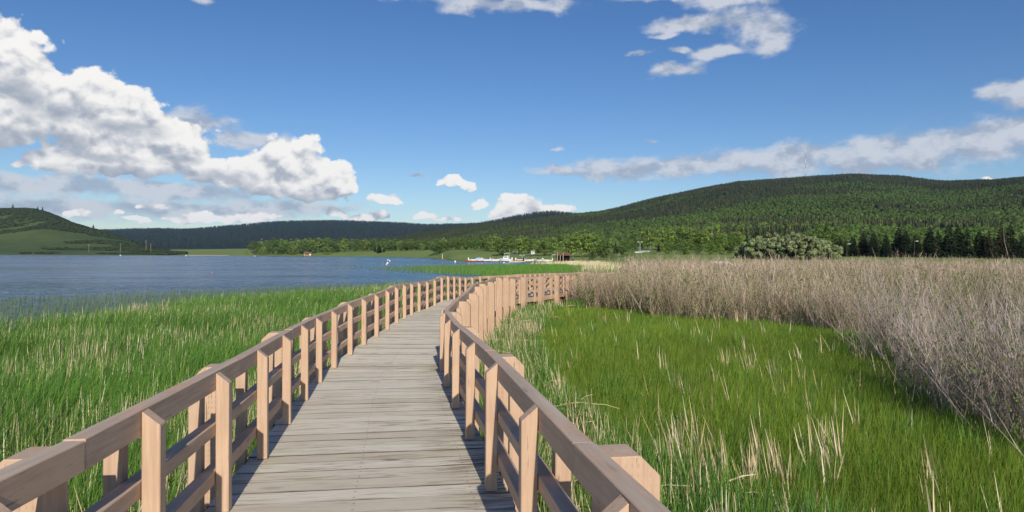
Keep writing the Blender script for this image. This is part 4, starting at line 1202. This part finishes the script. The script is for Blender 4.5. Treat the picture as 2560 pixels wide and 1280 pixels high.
# cabin on the far shore
xc, yc_, _ = at(770, 640, 812)
zc_ = surf_z(xc, yc_, GRIDS)
cb = empty('cabin', (xc, yc_, zc_ - .2), .1)
tag(cb, 'small brown roofed cabin at the far water edge', 'cabin')
cw = link('wall', MB().box(-4.2, 4.2, -2.5, 2.5, 0, 2.6).mesh('wall'), M['tanwall'], cb)
link('roof', MB().prism([(-3.2, 2.5), (3.2, 2.5), (0, 4.4)], -5.0, 5.0, 'x').mesh('roof'), M['roof'], cb)
for xx in (-2.6, -.2, 2.2):
    link('window', MB().box(xx, xx + 1.5, -2.56, -2.503, .4, 2.1).mesh('window'), M['dark'] if xx < 2 else M['white'], cw)

# trailer and sheds among the trees
def shed(px, py0, py1, Y, wpx, name, label, cat, wall='white', roof='alu', rz=0.0):
    x, y, zt = at(px, py0, Y); zb = zpix(px, py1, Y); Wd = wpx / F * Y; Hh = zt - zb
    r = empty(name, (x, y, zb), rz); tag(r, label, cat)
    sw = link('wall', MB().box(-Wd / 2, Wd / 2, -1.2, 1.2, 0, Hh * .78).mesh('wall', bevel=.06), M[wall], r)
    link('roof', MB().prism([(-1.35, Hh * .78), (1.35, Hh * .78), (.3, Hh), (-.3, Hh)], -Wd / 2 - .12, Wd / 2 + .12, 'x').mesh('roof'), M[roof], r)
    link('window', MB().box(-Wd * .3, -Wd * .02, -1.26, -1.203, Hh * .4, Hh * .62).mesh('window'), M['glass'], sw)
    link('door', MB().box(Wd * .14, Wd * .30, -1.26, -1.203, Hh * .05, Hh * .62).mesh('door'), M['greywood'], sw)
shed(1610, 627, 640, 262, 28, 'camping_trailer', 'white camping trailer with pale roof between the trees', 'trailer', rz=-.3)
shed(1592, 628, 638, 270, 14, 'camping_trailer', 'smaller white trailer partly hidden by bushes', 'trailer', rz=.2)
shed(1288, 629, 637, 385, 12, 'picnic_shelter', 'pale grey shelter on the grass left of the white shed', 'shelter', 'alu')
shed(1332, 627, 637, 372, 9, 'shed', 'small white shed under the trees above the docks', 'shed')

# long white boats parked behind the thicket
for i, (px, Y, L, lab) in enumerate([(1806, 118, 3.4, 'upturned white rowing boat behind the thicket'), (1838, 118.5, 3.0, 'white rowing boat right beside the upturned one')]):
    x, y, z = at(px, 659, Y); r = empty('rowing_boat', (x, y, z - .55), .12 * (1 - 2 * i)); tag(r, lab, 'boat')
    Rr = hull_rings(L, 1.3, .5)
    if i == 0: Rr = [[(a, b, .75 - c) for a, b, c in ring] for ring in Rr]
    link('hull', MB().loft(Rr).mesh('hull'), M['white'], r)
    link('gunwale', MB().box(-L * .46, L * .3, -.66, -.60, .50, .56).mesh('gunwale'), M['alu'], r)

# lamp posts and poles
def lamp(px, topy, basey, Y, label, double=True, mat='alu', rad=.09):
    x, y, zt = at(px, topy, Y); zb = zpix(px, basey, Y) - .3
    r = empty('lamp_post', (x, y, zb)); Hh = zt - zb; tag(r, label, 'lamp post')
    link('pole', MB().tube([(0, 0, 0), (0, 0, Hh)], [rad, rad * .7], 7).mesh('pole'), M[mat], r)
    for s in ((-1, 1) if double else (1,)):
        ar = link('arm', MB().tube([(0, 0, Hh - .05), (s * .45, 0, Hh + .02)], [.05, .04], 6).mesh('arm'), M['alu'], r)
        link('lamp_head', MB().box(s * .75 - .35, s * .75 + .35, -.14, .14, Hh - .06, Hh + .12).mesh('lamp_head', bevel=.03), M['white'], ar)
lamp(1305, 638, 652, 290, 'double headed lamp post on the brown bank behind the boats')
lamp(1600, 605, 632, 268, 'tall lamp post with white head above the trailers')
lamp(1380, 637, 655, 272, 'slim pale lamp post just left of the boathouse', False)
lamp(2286, 603, 640, 204, 'lamp post standing against the dark spruces', False, 'bark', .06)
lamp(2117, 610, 640, 206, 'lamp post at the left end of the dark spruces', False, 'bark', .06)
def pole(name, px, topy, basey, Y, r0, mat, label, cat, group=None, arms=False):
    x, y, zt = at(px, topy, Y); zb = zpix(px, basey, Y) - .4
    r = empty(name, (x, y, zb)); Hh = zt - zb; tag(r, label, cat, group)
    link('shaft', MB().tube([(0, 0, 0), (0, 0, Hh)], [r0, r0 * .8], 7).mesh('shaft'), M[mat], r)
    if arms: link('crossarm', MB().box(-1.0, 1.0, -.08, .08, Hh - .9, Hh - .7).mesh('crossarm'), M[mat], r)
    else: link('cap', MB().tube([(0, 0, Hh), (0, 0, Hh + r0 * 2)], [r0 * 1.5, r0 * 1.2], 7).mesh('cap'), M[mat], r)
pole('marker_post', 1106, 637, 650, 400, .16, 'white', 'white pole on the gravel spit left of the docks', 'post')
for px, t, lab in ((365, 601, 'tallest utility pole at the foot of the left hill'), (377, 609, 'second utility pole just right of the tallest one'), (301, 608, 'utility pole halfway along the left hill foot'), (222, 610, 'leftmost utility pole below the left hill')):
    pole('utility_pole', px, t, t + 22, 900, .16, 'greywood', lab, 'utility pole', 'utility poles below the left hill', True)
# spit under the white pole
pxg = np.arange(1080, 1136, 4.0); yg = np.full_like(pxg, 392.0); hg = np.interp(pxg, [1080, 1095, 1125, 1135], [-1.9, -1.15, -.9, -1.2])
sheet('spit', M['earth'], pxg, [(yg - 40, np.full_like(pxg, -1.8)), (yg - 10, hg - .1), (yg + 10, hg), (yg + 60, np.full_like(pxg, -1.7))], 'low gravel spit left of the docks', 0, 0, 3)

# buoys
def buoy(px, py, Y, r_, mat, label):
    x, y, z = at(px, py, Y); r = empty('buoy', (x, y, WATER_Z)); tag(r, label, 'buoy', 'buoys on the lake')
    prof = [(.2, -.2), (1, .0), (1.05, .5), (.8, 1.1), (.35, 1.5)]
    link('float', MB().loft([[(r_ * a * math.cos(k * .785), r_ * a * math.sin(k * .785), r_ * b) for k in range(8)] for a, b in prof]).mesh('float', smooth=True), M[mat], r)
    link('ring', MB().tube([(0, 0, r_ * 1.5), (0, 0, r_ * 2.1)], [r_ * .22, r_ * .15], 6).mesh('ring'), M['alu'], r)
buoy(970, 649, 330, .36, 'white', 'white buoy farthest from the boardwalk in the small cluster')
buoy(974.5, 652, 290, .34, 'white', 'white buoy at the right of the small cluster')
buoy(968.5, 658, 218, .36, 'white', 'white buoy in the middle of the small cluster')
buoy(966, 661, 196, .18, 'white', 'tiny white buoy nearest the boardwalk in the cluster')
buoy(1138, 654, 268, .42, 'white', 'white marker buoy just left of the dark red dock')
buoy(1260, 657, 246, .30, 'white', 'white buoy floating in front of the cabin cruiser')
buoy(301, 639, 700, .75, 'white', 'white buoy far out before the left hill')
buoy(465, 639, 740, .75, 'white', 'white buoy far out before the sandy strip')
buoy(637, 641, 690, .6, 'white', 'white buoy off the shrubby point on the far shore')
buoy(531, 678, 108, .11, 'orange', 'small orange buoy alone on the open lake')

# radio mast on the summit
Ym = 1735.0
x, y, zt = at(2013, 371, Ym); zb = zpix(2013, 446, Ym)
r = empty('radio_mast', (x, y, zb)); Hh = zt - zb
tag(r, 'thin red and white radio mast on the wooded summit', 'radio mast')
for k in range(6):
    z0 = Hh * k / 6; z1 = Hh * (k + 1) / 6; mb = MB()
    for a in range(3):
        c, s = math.cos(a * 2.094) * .75, math.sin(a * 2.094) * .75
        c2, s2 = math.cos((a + 1) * 2.094) * .75, math.sin((a + 1) * 2.094) * .75
        mb.tube([(c, s, z0), (c, s, z1)], [.13, .13], 5)
        for q in range(4):
            za = z0 + (z1 - z0) * q / 4; zb_ = z0 + (z1 - z0) * (q + 1) / 4
            mb.tube([(c, s, za), (c2, s2, zb_)], [.06, .06], 4)
    link('mast_section', mb.mesh('mast_section'), M['red'] if k % 2 == 0 else M['white'], r)
link('dish', MB().loft([[(.3 + .0, 1.3 * q * math.cos(k * .785), Hh * .22 + 1.3 * q * math.sin(k * .785)) if q > .2 else (1.0, .2 * math.cos(k * .785), Hh * .22 + .2 * math.sin(k * .785)) for k in range(8)] for q in (.1, .6, 1.0)]).mesh('dish'), M['white'], r)
# ---------------------------------------------------------------- sky
SUN_EL = 29.0
SUN_AZ = 180.0 - 10.5        # compass style, clockwise from +Y: behind the camera, slightly to its right
sd = Vector((math.sin(math.radians(SUN_AZ)) * math.cos(math.radians(SUN_EL)), math.cos(math.radians(SUN_AZ)) * math.cos(math.radians(SUN_EL)), math.sin(math.radians(SUN_EL))))

def ang_of(px, py):
    x = (px - 1280) / F; z = (H0 - py) / F
    return math.atan(x), math.atan2(z, math.hypot(x, 1))

GRAY = [(120, 352, 180, 26, 18), (-20, 375, 140, 45, 30), (150, 285, 80, 30, 40), (300, 447, 250, 26, 16), (455, 400, 70, 22, 20), (700, 500, 210, 22, 16), (860, 506, 70, 14, 12),
        (330, 325, 130, 26, 24), (560, 455, 80, 20, 16), (60, 230, 60, 40, 60), (250, 400, 110, 20, 24), (1320, 522, 26, 26, 26), (640, 480, 60, 16, 16), (870, 540, 20, 8, 8)]
CUM = [  # photo px: x, y, half width, half height up, half height down
    (20, 150, 130, 112, 110), (-60, 120, 120, 120, 160), (80, 215, 110, 70, 90), (150, 320, 130, 45, 38), (40, 330, 150, 50, 42), (-60, 330, 160, 90, 55),
    (235, 225, 85, 75, 70), (300, 275, 110, 70, 60), (345, 300, 80, 75, 60), (430, 330, 110, 42, 50),
    (200, 420, 130, 45, 25), (110, 300, 120, 60, 50), (200, 330, 120, 60, 50), (260, 365, 140, 50, 45), (370, 375, 130, 50, 45), (520, 430, 100, 44, 40), (60, 260, 120, 80, 80), (175, 265, 90, 65, 60), (300, 410, 190, 60, 40), (640, 440, 90, 46, 40), (330, 415, 150, 55, 32), (120, 412, 80, 30, 16), (440, 385, 80, 50, 28), (480, 380, 60, 48, 28), (420, 425, 110, 30, 20),
    (600, 425, 90, 50, 40), (560, 450, 70, 30, 18), (700, 400, 75, 70, 70), (755, 405, 55, 70, 70), (800, 430, 75, 50, 55), (845, 460, 55, 48, 40), (700, 468, 160, 40, 30), (790, 480, 120, 40, 24), (870, 480, 40, 26, 20),
    (968, 503, 48, 24, 13), (842, 533, 30, 18, 14), (905, 545, 55, 16, 12), (945, 545, 30, 14, 10), (1060, 545, 34, 14, 10), (1110, 552, 45, 10, 8), (1130, 460, 38, 18, 14), (1160, 470, 32, 14, 10),
    (1198, 510, 22, 15, 14), (1275, 510, 48, 34, 34), (1320, 518, 50, 32, 30), (1370, 525, 40, 22, 20), (1415, 520, 30, 14, 20), (1250, 540, 50, 20, 20),
    (185, 542, 45, 14, 12), (395, 520, 24, 11, 8), (365, 521, 22, 9, 7), (300, 537, 26, 8, 6), (350, 555, 45, 10, 8), (470, 552, 60, 20, 12), (540, 550, 70, 18, 14), (630, 545, 60, 14, 12), (690, 548, 24, 10, 8),
    
    (2480, 440, 30, 6, 6),
]
THIN = [
    (1400, 425, 90, 14, 14), (1560, 425, 160, 32, 30), (1700, 415, 160, 34, 34), (1850, 405, 150, 45, 42), (2000, 395, 150, 48, 50), (2150, 400, 150, 40, 45), (2300, 395, 160, 40, 40), (2450, 370, 160, 40, 40),
    (1900, 60, 85, 60, 62), (1850, 50, 70, 45, 40), (1930, 95, 45, 40, 40), (1700, 62, 100, 28, 22), (1760, 62, 70, 24, 20), (1690, 172, 72, 22, 22), (1655, 165, 40, 16, 14), (1790, 132, 75, 20, 16), (1700, 130, 35, 14, 10), (1588, 135, 42, 12, 8),
    (1850, -6, 150, 26, 22), (1650, -4, 110, 16, 14), (1250, 10, 190, 22, 26), (1390, 18, 40, 26, 20), (1060, -10, 160, 20, 20), (495, 5, 36, 12, 16), (2190, 366, 110, 36, 36), (2340, 350, 130, 42, 44), (2490, 332, 130, 50, 60), (2610, 310, 130, 60, 80), (2490, 228, 54, 30, 36), (2570, 225, 80, 38, 44), (1660, 90, 40, 10, 8),
    (1625, 353, 20, 6, 5), (1400, 372, 16, 5, 5), (1045, 442, 26, 7, 6), (480, 310, 130, 34, 34), (620, 355, 120, 26, 26),
    (120, 470, 300, 26, 24), (420, 480, 320, 24, 30), (150, 520, 320, 24, 34), (480, 525, 330, 26, 30), (700, 520, 230, 20, 24), (-200, 490, 300, 60, 60),
]
W = bpy.data.worlds.new('World'); SC.world = W; W.use_nodes = True
W.cycles.sampling_method = 'MANUAL'; W.cycles.sample_map_resolution = 256
wt = W.node_tree; wt.nodes.clear(); nt = NT(wt); nt.dim = '2D'

def blob_group(name, blobs, warp, wscale, stretch, kmin):
    g = bpy.data.node_groups.new(name, 'ShaderNodeTree')
    g.interface.new_socket('Vector', in_out='INPUT', socket_type='NodeSocketVector')
    g.interface.new_socket('Field', in_out='OUTPUT', socket_type='NodeSocketFloat')
    q = NT(g); q.dim = '2D'; gi = g.nodes.new('NodeGroupInput'); go = g.nodes.new('NodeGroupOutput')
    p = gi.outputs[0]                                         # (az, el, el)
    f, c = q.noise(q.vm('MULTIPLY', p, stretch), wscale, 5, .55)
    wv = q.vm('MULTIPLY', q.vm('SUBTRACT', c, (.5, .5, .5)), (warp, warp * .7, 0))
    sp = q.n('ShaderNodeSeparateXYZ', None, Vector=q.vm('ADD', p, wv))
    p2 = q.n('ShaderNodeCombineXYZ', None, X=sp.outputs[0], Y=sp.outputs[1], Z=sp.outputs[1]).outputs[0]
    m = None
    for (x, y, rx, ru, rd) in blobs:
        az, el = ang_of(x, y)
        a1, _ = ang_of(x + rx, y); a0, _ = ang_of(x - rx, y); _, e1 = ang_of(x, y - ru); _, e0 = ang_of(x, y + rd)
        sx, su, sd_ = 2 / (a1 - a0), 1 / (e1 - el), 1 / (el - e0)
        v = q.n('ShaderNodeVectorMath', {'operation': 'MULTIPLY_ADD'}, i0=p2)
        v.inputs[1].default_value = (sx, su, -sd_); v.inputs[2].default_value = (-az * sx, -el * su, el * sd_)
        l = q.vm('LENGTH', q.vm('MAXIMUM', v.outputs[0], (-1e4, 0, 0)))
        m = l if m is None else q.math('SMOOTH_MIN', m, l, kmin)
    r = q.math('SUBTRACT', 1.0, m)
    g.links.new(r, go.inputs[0])
    return g

dirv = nt.n('ShaderNodeTexCoord').outputs['Generated']
def cloud_groups(nm, lo, hi):
    pick = lambda L: [b for b in L if b[0] + b[2] * 1.5 > lo and b[0] - b[2] * 1.5 < hi]
    return blob_group('cumulus_' + nm, pick(CUM), .035, 22.0, (1, 1.3, 0), .42), blob_group('thin_' + nm, pick(THIN), .035, 16.0, (1, 2.2, 0), .35), blob_group('gray_' + nm, pick(GRAY), .045, 20.0, (1, 1.5, 0), .3)
def field(group, vec):
    nd = wt.nodes.new('ShaderNodeGroup'); nd.node_tree = group; wt.links.new(vec, nd.inputs[0]); return nd.outputs[0]
def detail(vec):
    v = nt.vm('MULTIPLY', vec, (1, 1.25, 0))
    a, _ = nt.noise(v, 26.0, 8, .56, .25)
    vo = nt.n('ShaderNodeTexVoronoi', {'feature': 'F1', 'voronoi_dimensions': '2D'}, Vector=nt.vm('ADD', v, nt.vm('MULTIPLY', nt.noise(v, 30, 3)[1], (.02, .02, 0))), Scale=34.0, Detail=1.0, Roughness=.6)
    return nt.math('ADD', nt.math('MULTIPLY', nt.math('SUBTRACT', a, .5), 1.25), nt.math('MULTIPLY', nt.math('SUBTRACT', .45, vo.outputs['Distance']), .62))
OFF1 = (.004, .011, .011)
OFF2 = (.004, .026, .026)
def sky_bg():
    sky = nt.n('ShaderNodeTexSky', {'sky_type': 'NISHITA', 'sun_disc': False, 'sun_elevation': math.radians(SUN_EL), 'sun_rotation': math.radians(SUN_AZ),
                                    'altitude': 700.0, 'air_density': 1.0, 'dust_density': .5, 'ozone_density': 3.0}).outputs[0]
    sky = nt.n('ShaderNodeHueSaturation', None, Hue=.508, Saturation=1.22, Value=1.0, Fac=1.0, Color=sky).outputs[0]
    return nt.n('ShaderNodeBackground', None, Color=sky, Strength=0.100).outputs[0]
def sector(nm, lo, hi):
    """clouds of one part of the sky, by azimuth and elevation"""
    GC, GT, GG = cloud_groups(nm, lo, hi)
    s3 = nt.n('ShaderNodeSeparateXYZ', None, Vector=dirv)
    az = nt.math('ARCTAN2', s3.outputs[0], s3.outputs[1])
    hx = nt.math('SQRT', nt.math('ADD', nt.math('MULTIPLY', s3.outputs[0], s3.outputs[0]), nt.math('MULTIPLY', s3.outputs[1], s3.outputs[1])))
    el = nt.math('ARCTAN2', s3.outputs[2], hx)
    P0 = nt.n('ShaderNodeCombineXYZ', None, X=az, Y=el, Z=el).outputs[0]
    f0 = field(GC, P0); c0 = nt.math('MINIMUM', nt.math('MAXIMUM', f0, -.25), .62); cU = nt.math('MINIMUM', nt.math('MAXIMUM', field(GC, nt.vm('ADD', P0, OFF2)), -.25), .62)
    d0 = detail(P0); dU = detail(nt.vm('ADD', P0, OFF1))
    C0 = nt.math('ADD', nt.math('MULTIPLY_ADD', f0, 1.6, .04), nt.math('ADD', nt.math('MULTIPLY', d0, .95), nt.math('MULTIPLY', nt.math('SUBTRACT', nt.noise(P0, 95.0, 3, .6)[0], .5), .34)))
    aC = nt.math('MULTIPLY', nt.mapr(C0, -.02, .32, 0, 1, True), nt.mapr(f0, -.42, -.22, 0, 1, True))
    # relief: billows that face the sun are bright, undersides stay grey
    up = nt.math('SUBTRACT', c0, cU); rel = nt.math('SUBTRACT', d0, dU)
    lit = nt.math('ADD', nt.math('MULTIPLY', up, .45), nt.math('MULTIPLY', rel, .78))
    gr = nt.mapr(nt.math('MULTIPLY_ADD', d0, .55, field(GG, P0)), -.30, .85, 0, .72, True)
    lit = nt.math('MULTIPLY', nt.mapr(lit, -.48, .34, .12, 1, True), nt.math('SUBTRACT', 1.0, gr))
    colC = nt.mix(lit, (.36, .42, .52), (1.08, 1.06, 1.03))
    t0 = field(GT, P0)
    tv = nt.vm('MULTIPLY', P0, (1, 1.7, 0))
    tn, _ = nt.noise(tv, 20.0, 8, .58, .1)
    T0 = nt.math('ADD', nt.math('MULTIPLY_ADD', t0, 1.3, .12), nt.math('MULTIPLY', nt.math('SUBTRACT', tn, .5), 1.9))
    aT = nt.math('MULTIPLY', nt.mapr(T0, -.10, .95, 0, 1, True), .88)
    tn2, _ = nt.noise(nt.vm('ADD', tv, (.0, .03, 0)), 20.0, 6, .55, .1)
    litT = nt.mapr(nt.math('SUBTRACT', tn, tn2), -.18, .16, 0, 1, True)
    colT = nt.mix(litT, (.46, .53, .66), (.80, .83, .90))
    bT = nt.n('ShaderNodeBackground', None, Color=colT, Strength=.82).outputs[0]
    bC = nt.n('ShaderNodeBackground', None, Color=colC, Strength=.90).outputs[0]
    m1 = nt.n('ShaderNodeMixShader', None, i0=aT, i1=sky_bg(), i2=bT).outputs[0]
    return nt.n('ShaderNodeMixShader', None, i0=aC, i1=m1, i2=bC).outputs[0]
q3 = nt.n('ShaderNodeSeparateXYZ', None, Vector=dirv)
qh = nt.math('DIVIDE', q3.outputs[0], nt.math('MAXIMUM', q3.outputs[1], .001))
inz = nt.math('MULTIPLY', nt.math('GREATER_THAN', q3.outputs[2], -.05), nt.math('LESS_THAN', q3.outputs[2], .46))
inside = nt.math('MULTIPLY', nt.math('MULTIPLY', inz, nt.math('GREATER_THAN', q3.outputs[1], .55)), nt.math('LESS_THAN', nt.math('ABSOLUTE', qh), 1.0))
cut = (1000.0 - 1280.0) / F
m_lr = nt.n('ShaderNodeMixShader', None, i0=nt.math('GREATER_THAN', qh, cut), i1=sector('west', -9999, 1000), i2=sector('east', 1000, 9999)).outputs[0]
m2 = nt.n('ShaderNodeMixShader', None, i0=inside, i1=sky_bg(), i2=m_lr).outputs[0]
wo = wt.nodes.new('ShaderNodeOutputWorld'); wt.links.new(m2, wo.inputs[0])

sl = bpy.data.lights.new('sun', 'SUN'); sl.energy = 4.6; sl.angle = math.radians(.53); sl.color = (1.0, .91, .76)
so = bpy.data.objects.new('sun', sl); COL.objects.link(so); so.location = (3, -10, 12)
so.rotation_euler = sd.to_track_quat('Z', 'Y').to_euler()

# ---------------------------------------------------------------- air
hm, hnt, hout = new_mat('haze_air')
pv = hnt.n('ShaderNodeVolumePrincipled', None, Color=(.36, .60, 1.0, 1.0), Density=4.2e-5, Anisotropy=0.0)
hm.node_tree.links.new(pv.outputs[0], hout.inputs['Volume'])
hz = link('haze', MB().box(-6600, 6600, -6600, 6600, -4.0, 330).mesh('haze'), hm)
tag(hz, 'thin bluish summer haze over the lake and hills', kind='stuff')

# ---------------------------------------------------------------- camera
cam = bpy.data.cameras.new('camera'); co = bpy.data.objects.new('camera', cam); COL.objects.link(co); SC.camera = co
cam.sensor_width = 36.0; cam.lens = 36.0 * F / 2560.0; cam.clip_start = .05; cam.clip_end = 20000
co.location = (0, 0, EYE)
pitch = math.atan((640 - H0) / F)
co.rotation_euler = (math.radians(90) - pitch, -math.radians(ROLL), 0)
SC.view_settings.view_transform = 'Standard'; SC.view_settings.look = 'None'
SC.view_settings.exposure = 0.0; SC.view_settings.gamma = 1.0
SC.cycles.max_bounces = 4; SC.cycles.diffuse_bounces = 2; SC.cycles.glossy_bounces = 2; SC.cycles.transmission_bounces = 3; SC.cycles.volume_bounces = 0
SC.cycles.use_denoising = True
